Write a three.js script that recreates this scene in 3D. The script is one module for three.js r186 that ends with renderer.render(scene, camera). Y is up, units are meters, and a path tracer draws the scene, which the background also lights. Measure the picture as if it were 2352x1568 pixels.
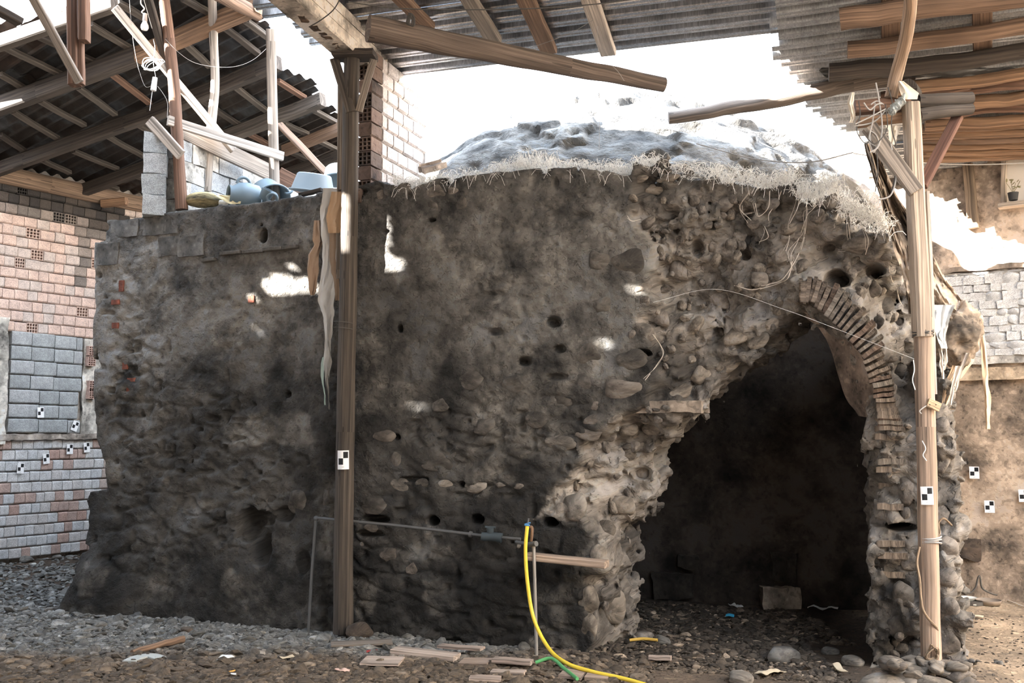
import * as THREE from 'three';
import { mergeGeometries, mergeVertices, toCreasedNormals } from 'three/addons/utils/BufferGeometryUtils.js';

// ------------------------------------------------------------------ camera, sky, sun, exposure
const scene = new THREE.Scene();
const F = 2287, PITCH = 0.0877, EYE = 1.65, CP = Math.cos(PITCH), SP = Math.sin(PITCH);
const camera = new THREE.PerspectiveCamera(2 * Math.atan(784 / F) * 180 / Math.PI, 1.5, 0.05, 300);
camera.position.set(0, EYE, 0); camera.rotation.set(PITCH, 0, 0);
const renderer = new THREE.WebGLRenderer({ antialias: true });
renderer.toneMapping = THREE.LinearToneMapping;
renderer.toneMappingExposure = 11;
renderer.shadowMap.enabled = true;
{ // a thin bright overcast: paler and slightly warmer towards the horizon, bluer overhead
  const w = 64, h = 32, d = new Float32Array(w * h * 4);
  for (let j = 0; j < h; j++) for (let i = 0; i < w; i++) {
    const el = Math.max(0, ((j + .5) / h - .5) * 2), k = Math.pow(el, .6), o = (j * w + i) * 4;
    d[o] = 1.1 - .42 * k; d[o + 1] = 1.08 - .2 * k; d[o + 2] = 1.06 + .1 * k; d[o + 3] = 1;
  }
  const t = new THREE.DataTexture(d, w, h, THREE.RGBAFormat, THREE.FloatType);
  t.mapping = THREE.EquirectangularReflectionMapping; t.magFilter = THREE.LinearFilter; t.needsUpdate = true;
  scene.background = t; scene.backgroundIntensity = 1.0;
}
const SUN = new THREE.Vector3(-.843, .4226, .333).normalize();   // towards the sun: low, from the left and a little behind the camera
const sun = new THREE.DirectionalLight(new THREE.Color(1, .96, .9), 9);
sun.position.copy(SUN).multiplyScalar(40).add(new THREE.Vector3(0, 2, -7)); sun.target.position.set(0, 2, -7);
sun.castShadow = true; sun.shadow.mapSize.set(4096, 4096);
Object.assign(sun.shadow.camera, { left: -16, right: 16, top: 14, bottom: -14, near: 1, far: 90 });
scene.add(sun, sun.target);

// ------------------------------------------------------------------ helpers
let seed = 20;
const rnd = () => { seed = (seed + 0x6D2B79F5) | 0; let t = Math.imul(seed ^ (seed >>> 15), 1 | seed); t = (t + Math.imul(t ^ (t >>> 7), 61 | t)) ^ t; return ((t ^ (t >>> 14)) >>> 0) / 4294967296; };
const rr = (a, b) => a + (b - a) * rnd();
const pick = (a) => a[Math.floor(rnd() * a.length)];
const clamp = (x, a = 0, b = 1) => Math.min(b, Math.max(a, x));
const sm = (a, b, x) => { const t = clamp((x - a) / (b - a)); return t * t * (3 - 2 * t); };
const mix = (a, b, t) => a + (b - a) * t;
const V = (x, y, z) => new THREE.Vector3(x, y, z);
const hsh = (x, y, z) => { let h = Math.imul(x, 374761393) ^ Math.imul(y, 668265263) ^ Math.imul(z, 2147483647 - 19349663); h = Math.imul(h ^ (h >>> 13), 1274126177); h = Math.imul(h ^ (h >>> 16), 0x85ebca6b); return ((h ^ (h >>> 15)) >>> 0) / 4294967296; };
function vn3(x, y, z) {
  const xi = Math.floor(x), yi = Math.floor(y), zi = Math.floor(z); let fx = x - xi, fy = y - yi, fz = z - zi;
  fx = fx * fx * (3 - 2 * fx); fy = fy * fy * (3 - 2 * fy); fz = fz * fz * (3 - 2 * fz);
  const L = (a, b, t) => a + (b - a) * t;
  return L(L(L(hsh(xi, yi, zi), hsh(xi + 1, yi, zi), fx), L(hsh(xi, yi + 1, zi), hsh(xi + 1, yi + 1, zi), fx), fy),
    L(L(hsh(xi, yi, zi + 1), hsh(xi + 1, yi, zi + 1), fx), L(hsh(xi, yi + 1, zi + 1), hsh(xi + 1, yi + 1, zi + 1), fx), fy), fz) * 2 - 1;
}
function fbm3(x, y, z, o = 4) { let s = 0, a = .5; for (let i = 0; i < o; i++) { s += a * vn3(x, y, z); x = x * 2.03 + 7.1; y = y * 2.03 + 3.7; z = z * 2.03 + 1.3; a *= .5; } return s; }
function worley3(x, y, z) { // distance to the nearest feature point, and to the second
  const xi = Math.floor(x), yi = Math.floor(y), zi = Math.floor(z); let a = 9, b = 9;
  for (let i = -1; i < 2; i++) for (let j = -1; j < 2; j++) for (let k = -1; k < 2; k++) {
    const X = xi + i, Y = yi + j, Z = zi + k, dx = X + hsh(X, Y, Z) - x, dy = Y + hsh(X + 57, Y, Z) - y, dz = Z + hsh(X, Y + 91, Z) - z, d = dx * dx + dy * dy + dz * dz;
    if (d < a) { b = a; a = d; } else if (d < b) b = d;
  }
  return [Math.sqrt(a), Math.sqrt(b)];
}
// pixel of the photograph -> ray, point at a depth, point on a plane
function ray(px, py) { const cx = (px - 1176) / F, cy = (784 - py) / F; return V(cx, SP + cy * CP, -(CP - cy * SP)); }
function P(px, py, Z) { const d = ray(px, py); return d.multiplyScalar(Z / -d.z).add(V(0, EYE, 0)); }
function onPlane(px, py, o, n) { const d = ray(px, py), e = V(0, EYE, 0); return d.multiplyScalar(o.clone().sub(e).dot(n) / d.dot(n)).add(e); }
const ppm = (Z) => F / Z;                                            // pixels a metre covers at a depth

const names = {};
const numbered = (n) => { const k = names[n] = (names[n] ?? -1) + 1; return k ? n + '_' + String(k).padStart(3, '0') : n; };
const shade = (o) => { o.castShadow = o.receiveShadow = true; return o; };
function part(name, geo, m, parent, label) { const o = shade(new THREE.Mesh(geo, m)); o.name = numbered(name); if (label) o.userData.label = label; parent.add(o); return o; }
function tag(o, label, category, group) { Object.assign(o.userData, { label, category }); if (group) o.userData.group = group; return o; }
function thing(name, label, category, group) { const g = new THREE.Group(); g.name = numbered(name); scene.add(g); return tag(g, label, category, group); }
function structure(name) { const g = new THREE.Group(); g.name = numbered(name); g.userData.kind = 'structure'; scene.add(g); return g; }
function seat(g) { // moves a group's origin to the middle of its base
  g.updateMatrixWorld(true); const b = new THREE.Box3().setFromObject(g), c = b.getCenter(V(0, 0, 0)); c.y = b.min.y; c.sub(g.position);
  for (const k of g.children) k.position.sub(c); g.position.add(c); return g;
}
function solo(name, label, category, geo, m, group) { // a thing that is one mesh, its origin at its base
  geo.computeBoundingBox(); const c = geo.boundingBox.getCenter(V(0, 0, 0)); c.y = geo.boundingBox.min.y; geo.translate(-c.x, -c.y, -c.z);
  const o = shade(new THREE.Mesh(geo, m)); o.name = numbered(name); o.position.copy(c); scene.add(o); return tag(o, label, category, group);
}
// sweeps a closed section along a path; sec(i, t) gives [[x, y], ...]; uv in metres
function sweep(pts, sec, up = V(0, 1, 0), crease = .6, caps = true) {
  const pos = [], uv = [], idx = []; let len = 0, x = null, n = 0;
  for (let i = 0; i < pts.length; i++) {
    const t = pts[Math.min(i + 1, pts.length - 1)].clone().sub(pts[Math.max(i - 1, 0)]).normalize();
    if (!x) { x = V(0, 0, 0).crossVectors(up, t); if (x.lengthSq() < 1e-4) x = V(1, 0, 0); }
    x.sub(t.clone().multiplyScalar(x.dot(t))).normalize(); const y = V(0, 0, 0).crossVectors(t, x);
    if (i) len += pts[i].distanceTo(pts[i - 1]);
    const s = sec(i, i / (pts.length - 1)); n = s.length; let per = 0;
    for (let k = 0; k <= n; k++) {
      const a = s[k % n], b = s[(k + n - 1) % n]; if (k) per += Math.hypot(a[0] - b[0], a[1] - b[1]);
      pos.push(pts[i].x + x.x * a[0] + y.x * a[1], pts[i].y + x.y * a[0] + y.y * a[1], pts[i].z + x.z * a[0] + y.z * a[1]); uv.push(per, len);
    }
    if (i) for (let k = 0; k < n; k++) { const a = (i - 1) * (n + 1) + k, b = a + n + 1; idx.push(a, a + 1, b, a + 1, b + 1, b); }
  }
  if (caps) for (const [r, f] of [[0, 1], [pts.length - 1, 0]]) {
    const c = pos.length / 3; pos.push(pts[r].x, pts[r].y, pts[r].z); uv.push(0, 0);
    for (let k = 0; k < n; k++) { const o = (r * (n + 1) + k) * 3; pos.push(pos[o], pos[o + 1], pos[o + 2]); uv.push((k % 5) * .02, .03 * (k % 3)); }
    for (let k = 0; k < n; k++) { const a = c + 1 + k, b = c + 1 + (k + 1) % n; f ? idx.push(c, b, a) : idx.push(c, a, b); }
  }
  const g = new THREE.BufferGeometry(); g.setAttribute('position', new THREE.Float32BufferAttribute(pos, 3)); g.setAttribute('uv', new THREE.Float32BufferAttribute(uv, 2)); g.setIndex(idx);
  return toCreasedNormals(g, crease);
}
const line = (A, B, n, bend = 0, s = 1) => Array.from({ length: n + 1 }, (_, i) => { const t = i / n; return A.clone().lerp(B, t).add(V(fbm3(t * 2.5, s * 3.1, 1) * bend, fbm3(t * 2.5, s * 3.1, 9) * bend * .7, fbm3(t * 2.5, s * 3.1, 5) * bend)); });
const spline = (pts, n) => new THREE.CatmullRomCurve3(pts).getPoints(n);
function log(pts, r0, r1, n = 12, rough = .1) { // a round timber: radius wanders, knots, slightly oval
  const s = rr(0, 50);
  return sweep(pts, (i, t) => Array.from({ length: n }, (_, k) => { const a = k / n * 6.2832, r = mix(r0, r1, t) * (1 + rough * fbm3(Math.cos(a) * .8 + s, Math.sin(a) * .8, t * 5) + .04 * Math.cos(2 * a + s)); return [Math.cos(a) * r, Math.sin(a) * r]; }), V(0, 1, .01), .9);
}
const rectSec = (w, h, c) => [[-w + c, -h], [w - c, -h], [w, -h + c], [w, h - c], [w - c, h], [-w + c, h], [-w, h - c], [-w, -h + c]];
function plank(A, B, w, t, up = V(0, 1, 0), bend = .006, n = 6) { // sawn timber, w along the side, t along up; eased edges, slightly warped
  const s = rr(0, 50), c = Math.min(w, t) * .12;
  return sweep(line(A, B, n, bend, s), (i, q) => { const k = 1 + .05 * fbm3(q * 4, s, 2); return rectSec(w / 2 * k, t / 2 * k, c); }, up, .4);
}
const tube = (pts, r, n = 6) => sweep(pts, () => Array.from({ length: n }, (_, k) => [Math.cos(k / n * 6.2832) * r, Math.sin(k / n * 6.2832) * r]), V(.01, 1, .02), 1.2);
function box(w, h, d, b = .006) { // box with chamfered long edges, centred
  return plank(V(-w / 2, 0, 0), V(w / 2, 0, 0), d, h, V(0, 1, 0), 0, 1);
}
function lumpy(w, h, d, seg, amp, f, s = 0) { // box whose faces undulate, corners worn
  const g0 = new THREE.BoxGeometry(w, h, d, Math.max(1, Math.round(w / seg)), Math.max(1, Math.round(h / seg)), Math.max(1, Math.round(d / seg)));
  const p = g0.attributes.position, nn = g0.attributes.normal, u = g0.attributes.uv;
  for (let i = 0; i < p.count; i++) {
    const X = p.getX(i), Y = p.getY(i), Z = p.getZ(i); u.setXY(i, Math.abs(nn.getX(i)) > .5 ? Z : X, Math.abs(nn.getY(i)) > .5 ? Z : Y);
    p.setXYZ(i, X + fbm3(X * f + s, Y * f, Z * f) * amp, Y + fbm3(X * f, Y * f + s, Z * f + 9) * amp, Z + fbm3(X * f + 5, Y * f, Z * f + s) * amp);
  }
  g0.computeVertexNormals(); return g0;
}
function stoneGeo(detail, s, flat = 1) { // a worn field stone of about unit radius: a ball cut by flat faces, edges rubbed
  let g = mergeVertices(new THREE.IcosahedronGeometry(1, detail).deleteAttribute('normal').deleteAttribute('uv')); const p = g.attributes.position, uv = [], pl = [];
  for (let i = 0; i < 15; i++) { const z = hsh(s, i, 1) * 2 - 1, a = hsh(s, i, 2) * 6.2832, r = Math.sqrt(1 - z * z); pl.push([r * Math.cos(a), r * Math.sin(a), z, .72 + .26 * hsh(s, i, 3)]); }
  for (let i = 0; i < p.count; i++) {
    const x = p.getX(i), y = p.getY(i), z = p.getZ(i); let k = 1.12; for (const q of pl) { const d = x * q[0] + y * q[1] + z * q[2]; if (d > .05) { const c = q[3] / d, h = clamp(.5 + .5 * (c - k) / .09); k = c + (k - c) * h - .09 * h * (1 - h); } }
    k *= 1 + (detail > 2 ? .05 * fbm3(x * 3 + s, y * 3, z * 3, 4) : 0);
    p.setXYZ(i, x * k, y * k * flat, z * k); uv.push((x + z * .5) * .15 + s * .13, (y + z * .4) * .15);
  }
  g.setAttribute('uv', new THREE.Float32BufferAttribute(uv, 2));
  return detail > 2 ? (g.computeVertexNormals(), g) : toCreasedNormals(g, .55);
}

// ------------------------------------------------------------------ textures and materials
const h2 = (x, y, s) => hsh(x, y, s);
function pn(x, y, per, s) { const xi = Math.floor(x), yi = Math.floor(y); let fx = x - xi, fy = y - yi; fx = fx * fx * (3 - 2 * fx); fy = fy * fy * (3 - 2 * fy); const m = (a) => ((a % per) + per) % per, x0 = m(xi), x1 = m(xi + 1), y0 = m(yi), y1 = m(yi + 1); const a = h2(x0, y0, s), b = h2(x1, y0, s), c = h2(x0, y1, s), d = h2(x1, y1, s); return a + (b - a) * fx + (c - a) * fy + (a - b - c + d) * fx * fy; }
function pf(x, y, per, s, o = 5, g = .5) { let v = 0, a = 1, t = 0; for (let i = 0; i < o; i++) { v += a * pn(x * per, y * per, per, s + i); t += a; a *= g; per *= 2; } return v / t; }
function tex(n, metres, fn, srgb = true) {
  const d = new Uint8Array(n * n * 4);
  for (let j = 0; j < n; j++) for (let i = 0; i < n; i++) { const c = fn(i / n, j / n), o = (j * n + i) * 4; for (let k = 0; k < 3; k++) d[o + k] = clamp(c[k]) * 255; d[o + 3] = 255; }
  const t = new THREE.DataTexture(d, n, n); t.wrapS = t.wrapT = THREE.RepeatWrapping; t.magFilter = THREE.LinearFilter; t.minFilter = THREE.LinearMipmapLinearFilter; t.generateMipmaps = true;
  if (srgb) t.colorSpace = THREE.SRGBColorSpace; t.repeat.set(1 / metres[0], 1 / metres[1]); t.needsUpdate = true; return t;
}
const g3 = (v) => [v, v, v];
const T = {
  stone: tex(1024, [1.6, 1.6], (x, y) => { const a = pf(x, y, 6, 1, 7, .62), b = pf(x, y, 3, 11, 3), c = pf(x, y, 40, 21, 2); const v = .82 + 1.5 * (a - .5) + .3 * (b - .5) + (c > .7 ? .1 : 0) - (c < .26 ? .14 : 0); return [v, v * .975, v * .94]; }),
  stoneB: tex(1024, [1.6, 1.6], (x, y) => { const a = pf(x, y, 12, 3, 7, .66), c = pf(x, y, 60, 5, 2); return g3(a + (c < .3 ? -.25 : 0)); }, false),
  grain: tex(512, [.25, 1.6], (x, y) => { const w = pn(x * 4, y * 4, 4, 9) * .05, a = pf(x + w, y * .06, 24, 2, 4, .7), k = pf(x, y, 5, 6, 4), kn = pf(x, y * .5, 5, 16, 2); const v = .8 + .75 * (a - .5) + .3 * (k - .5) - (kn < .25 ? .25 : 0); return [v, v * .95, v * .9]; }),
  grainB: tex(512, [.25, 1.6], (x, y) => g3(pf(x, y * .05, 30, 12, 4, .7) * .7 + .3 * pf(x, y, 16, 4, 3)), false),
  block: tex(512, [.4, .4], (x, y) => { const a = pf(x, y, 50, 31, 3), b = pf(x, y, 4, 32, 4); const v = .86 + .32 * (a - .5) + .3 * (b - .5); return g3(v); }),
  blockB: tex(512, [.4, .4], (x, y) => g3(pf(x, y, 60, 34, 3)), false),
  rust: tex(512, [1.2, 1.2], (x, y) => { const a = pf(x, y, 4, 41, 6, .6), s = pf(x, y, 24, 44, 3); const k = sm(.44, .62, a); return [mix(.8, .6, k) * (.7 + .5 * s), mix(.82, .5, k) * (.7 + .5 * s), mix(.84, .42, k) * (.7 + .5 * s)]; }),
  dirt: tex(1024, [2, 2], (x, y) => { const a = pf(x, y, 5, 51, 7, .6), s = pf(x, y, 60, 54, 2), t = pf(x, y, 110, 57, 2); const v = .74 + .7 * (a - .5) + (s > .68 ? .2 : 0) - (t < .3 ? .15 : 0); return [v, v * .94, v * .86]; }),
};
const VC = { vertexColors: true };
function mat(r, g, b, o = {}, map = null, bump = null, bs = .004) { const m = new THREE.MeshStandardMaterial({ color: new THREE.Color().setRGB(r, g, b), roughness: .92, side: THREE.DoubleSide, ...o }); if (map) m.map = T[map]; if (bump) { m.bumpMap = T[bump]; m.bumpScale = bs; } return m; }
const stone = (r, g, b, o) => mat(r, g, b, o, 'stone', 'stoneB', .006);
const wood = (r, g, b, o) => mat(r, g, b, o, 'grain', 'grainB', .003);
const M = {
  masonry: mat(.5, .5, .5, VC, 'stone', 'stoneB', .03),
  woodPale: wood(.6, .52, .45), woodGrey: wood(.4, .375, .35), woodBrown: wood(.3, .215, .165), woodOrange: wood(.4, .27, .185), woodDark: wood(.09, .08, .074), woodRed: wood(.26, .165, .125), woodWhite: wood(.68, .66, .64), woodDusty: wood(.15, .14, .132),
  pole: wood(.115, .104, .094), poleR: wood(.52, .42, .35),
};

// ------------------------------------------------------------------ frames of the large surfaces
function frame(o, d, n) { // o origin, d along, n out of the surface
  const up = V(0, 1, 0), m = new THREE.Matrix4().makeBasis(d, up, n), q = new THREE.Quaternion().setFromRotationMatrix(m);
  return { o, d, n, q, at: (s, v, w = 0) => o.clone().addScaledVector(d, s).add(V(0, v, 0)).addScaledVector(n, w),
    of: (p) => { const r = p.clone().sub(o); return [r.dot(d), r.y, r.dot(n)]; },
    px: (x, y, w = 0) => { const p = onPlane(x, y, o.clone().addScaledVector(n, w), n), r = p.sub(o); return [r.dot(d), r.y]; },
    put: (mesh, s, v, w) => { mesh.quaternion.copy(q); mesh.position.copy(o).addScaledVector(d, s).add(V(0, v, 0)).addScaledVector(n, w); return mesh; } };
}
const FW = frame(V(0, 0, -7.75), V(1, 0, .37).normalize(), V(-.37, 0, 1).normalize());       // the ruin's front face
const LW = frame(V(-6.15, 0, -12.5), V(.555, 0, -.832).normalize(), V(.832, 0, .555).normalize());   // brick wall behind on the left
const BW = frame(V(4.6, 0, -9.7), V(.832, 0, .555).normalize(), V(-.555, 0, .832).normalize());      // plastered wall behind on the right
const FRONT_EDGE = (x) => x * .37 - 7.75;

// ------------------------------------------------------------------ ground
const groundY = (x, z) => .03 * fbm3(x * .9, 3, z * .9, 3) + .012 * fbm3(x * 5, 8, z * 5, 2) + .10 * Math.exp(-(((x - 2.85) / .5) ** 2 + ((z + 6.65) / .4) ** 2)) + .03 * sm(-.3, .4, FRONT_EDGE(x) - z) * sm(.6, 1.2, x);
{
  const g = new THREE.PlaneGeometry(24, 22, 300, 275).rotateX(-Math.PI / 2).translate(-1, 0, -8), p = g.attributes.position, u = g.attributes.uv, c = [];
  for (let i = 0; i < p.count; i++) {
    const x = p.getX(i), z = p.getZ(i); p.setY(i, groundY(x, z)); u.setXY(i, x, z);
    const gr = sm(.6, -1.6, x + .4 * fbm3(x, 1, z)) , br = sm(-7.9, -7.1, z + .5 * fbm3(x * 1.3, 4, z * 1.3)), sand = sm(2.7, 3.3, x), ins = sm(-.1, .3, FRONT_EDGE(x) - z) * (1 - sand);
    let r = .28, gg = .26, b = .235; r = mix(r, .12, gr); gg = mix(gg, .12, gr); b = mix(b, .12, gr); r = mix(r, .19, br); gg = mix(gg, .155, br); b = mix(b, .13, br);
    r = mix(r, .56, sand); gg = mix(gg, .47, sand); b = mix(b, .38, sand); r = mix(r, .07, ins); gg = mix(gg, .05, ins); b = mix(b, .035, ins); c.push(r, gg, b);  // chamber floor darkened: the shade in there is part of the colour
  }
  g.setAttribute('color', new THREE.Float32BufferAttribute(c, 3)); g.computeVertexNormals();
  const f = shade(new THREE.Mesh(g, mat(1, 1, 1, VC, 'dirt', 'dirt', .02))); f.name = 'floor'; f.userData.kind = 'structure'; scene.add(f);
  const og = new THREE.CircleGeometry(90, 48).rotateX(-Math.PI / 2).translate(0, -.12, 0), ou = og.attributes.uv; for (let i = 0; i < ou.count; i++) ou.setXY(i, ou.getX(i) * 180, ou.getY(i) * 180);
  const o = shade(new THREE.Mesh(og, mat(.5, .455, .4, {}, 'dirt'))); o.name = 'ground'; o.userData.kind = 'structure'; scene.add(o);
}

// ------------------------------------------------------------------ left wall: hollow brick above, block infill, whitewashed brick below
const brickVar = (w, h, d, n = 5) => Array.from({ length: n }, (_, i) => { const g = box(w, h, d), u = g.attributes.uv; for (let k = 0; k < u.count; k++) u.setXY(k, u.getX(k) + i * .37, u.getY(k) + i * .21); return g; });
function hollowFace(w, h, d, nx, ny) { // the cell end of a hollow brick: a grid of webs
  const s = new THREE.Shape([new THREE.Vector2(-w / 2, -h / 2), new THREE.Vector2(w / 2, -h / 2), new THREE.Vector2(w / 2, h / 2), new THREE.Vector2(-w / 2, h / 2)]), t = .009, cw = (w - t * (nx + 1)) / nx, ch = (h - t * (ny + 1)) / ny;
  for (let i = 0; i < nx; i++) for (let j = 0; j < ny; j++) { const x = -w / 2 + t + i * (cw + t), y = -h / 2 + t + j * (ch + t); s.holes.push(new THREE.Path([new THREE.Vector2(x, y), new THREE.Vector2(x, y + ch), new THREE.Vector2(x + cw, y + ch), new THREE.Vector2(x + cw, y)])); }
  return new THREE.ExtrudeGeometry(s, { depth: d, bevelEnabled: false }).translate(0, 0, -d / 2);
}
const hollow33 = hollowFace(.16, .125, .12, 4, 3), hollow23 = hollowFace(.11, .125, .12, 3, 4);
const brickM = (r, g, b) => mat(r, g, b, {}, 'block', 'blockB', .003);
const clay = [[.78, .58, .49], [.74, .56, .48], [.68, .57, .51], [.8, .62, .53], [.64, .56, .51], [.76, .53, .44]].map((c) => brickM(...c));
const sooty = [[.3, .25, .22], [.22, .19, .17], [.36, .3, .26]].map((c) => brickM(...c));
const washed = [[.76, .77, .78], [.7, .72, .74], [.8, .8, .8], [.74, .72, .71]].map((c) => brickM(...c)), bare = [[.58, .4, .34], [.62, .46, .4], [.56, .42, .37]].map((c) => brickM(...c));
const blockM = [[.5, .53, .54], [.46, .49, .5], [.54, .56, .57]].map((c) => mat(...c, {}, 'block', 'blockB', .004));
const mortarM = stone(.5, .46, .43), limeM = stone(.72, .72, .7);
{
  const W = structure('wall_left'), extra = [];
  const slab = lumpy(19.4, 5.1, .25, .13, .012, 3); slab.translate(-5.9, 2.55, -.185); LW.put(part('backing', slab, mortarM, W), 0, 0, 0);
  const bv = brickVar(.165, .124, .12), sizes = [.165, .165, .15, .19, .13];
  const lay = (s0, s1, v0, rows, ch, mats, hol, in0, in1, k = 1) => {
    for (let r = 0; r < rows; r++) for (let s = s0 + rr(-.12, 0), L; s < s1; s += L + .006) {
      L = pick(sizes) * k; if (s + L > s1) L = s1 - s; if (L < .04) break;
      const h = ch - .007, m = mats(s + L / 2, v0 + (r + .5) * ch), isH = hol(s, r);
      const o = new THREE.Mesh(isH ? hollow33 : pick(bv), m); LW.put(o, s + L / 2, v0 + (r + .5) * ch + rr(-.003, .003), -.052 + rr(-.005, .004) - (isH ? .006 : 0)); o.scale.set(L / (isH ? .16 : .165), h / .125, 1); o.rotateZ(rr(-.012, .012));
      if (s + L > in0 && s < in1) { shade(o).name = numbered('brick'); W.add(o); } else { o.updateMatrix(); extra.push(o.geometry.clone().applyMatrix4(o.matrix)); }
    }
  };
  const black = [[.06, .052, .048], [.045, .04, .038], [.09, .075, .065]].map((c) => brickM(...c)), soot = (s, v) => v > 4.5 - .14 * sm(.1, 1.2, s) ? 2 : v > 4.36 - .2 * sm(.1, 1.2, s) + .08 * fbm3(s * 3, v * 3, 4) ? 1 : Math.abs(s - .8 - .1 * fbm3(v * 3, 1, 1)) < .11 && v > 3.5 ? 1 : 0;
  lay(-.9, 2.4, 2.86, 14, .1345, (s, v) => [clay, sooty, black][soot(s, v)][Math.floor(rnd() * 3)], (s, r) => rnd() < .035 || (r === 11 && s > .3 && s < .5), -.42, 1.3);
  lay(-.9, 2.4, .05, 11, .134, (s, v) => rnd() < .2 + (s > .4 ? .05 : 0) ? pick(bare) : pick(washed), () => rnd() < .02, -.4, 1.1, .82);
  const xg = mergeGeometries(extra.map((g) => g.index ? g.toNonIndexed() : g)); const xm = part('brick', xg, clay[2], W); xm.userData.kind = 'stuff';
  // block infill set a little back, between a plastered pier on its left and a torn plaster strip on its right
  const [b0] = LW.px(22, 880), [b1] = LW.px(186, 880), bb = brickVar(.39, .18, .12, 3), bl = [.3, .39, .26, .39];
  for (let r = 0; r < 7; r++) for (let s = b0, L; s < b1 - .03; s += L + .01) { L = Math.min(pick(bl), b1 - s); if (L < .06) break; const o = part('block', pick(bb), pick(blockM), W); LW.put(o, s + L / 2, 1.6 + (r + .5) * .182 - .02 * s, -.05 + rr(-.006, .006)); o.scale.set(L / .39, .172 / .18, 1); }
  const pier = lumpy(.7, 1.55, .16, .05, .05, 6, 3); LW.put(part('plaster', pier, limeM, W), b0 - .41, 2.25, -.03);
  const strip = lumpy(b1 + .36 - b1 + .2, 1.3, .12, .04, .03, 7, 8); LW.put(part('plaster', strip, limeM, W), b1 + .31, 2.2, -.06);
  const sill = lumpy(b1 - b0 + .5, .07, .14, .03, .03, 9, 2); LW.put(part('plaster', sill, mortarM, W), (b0 + b1) / 2 + .05, 1.555, -.02);
  for (const [x, y] of [[206, 806], [204, 830], [207, 885], [206, 905]]) { const [s, v] = LW.px(x, y); const o = part('brick', hollow23, bare[0], W); LW.put(o, s, v, .01); }
  // the round timber plate lying along the top of the wall
  const a = LW.at(-3, 4.83, .02), b = LW.at(3.4, 4.8, .02); part('wall_plate_log', log(line(a, b, 40, .05, 3), .13, .1, 16, .12), wood(.4, .31, .245), W);
  const st = part('timber_end', plank(LW.at(.95, 4.68, .1), LW.at(1.12, 4.71, .4), .1, .1), M.woodOrange, W);
}

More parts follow.
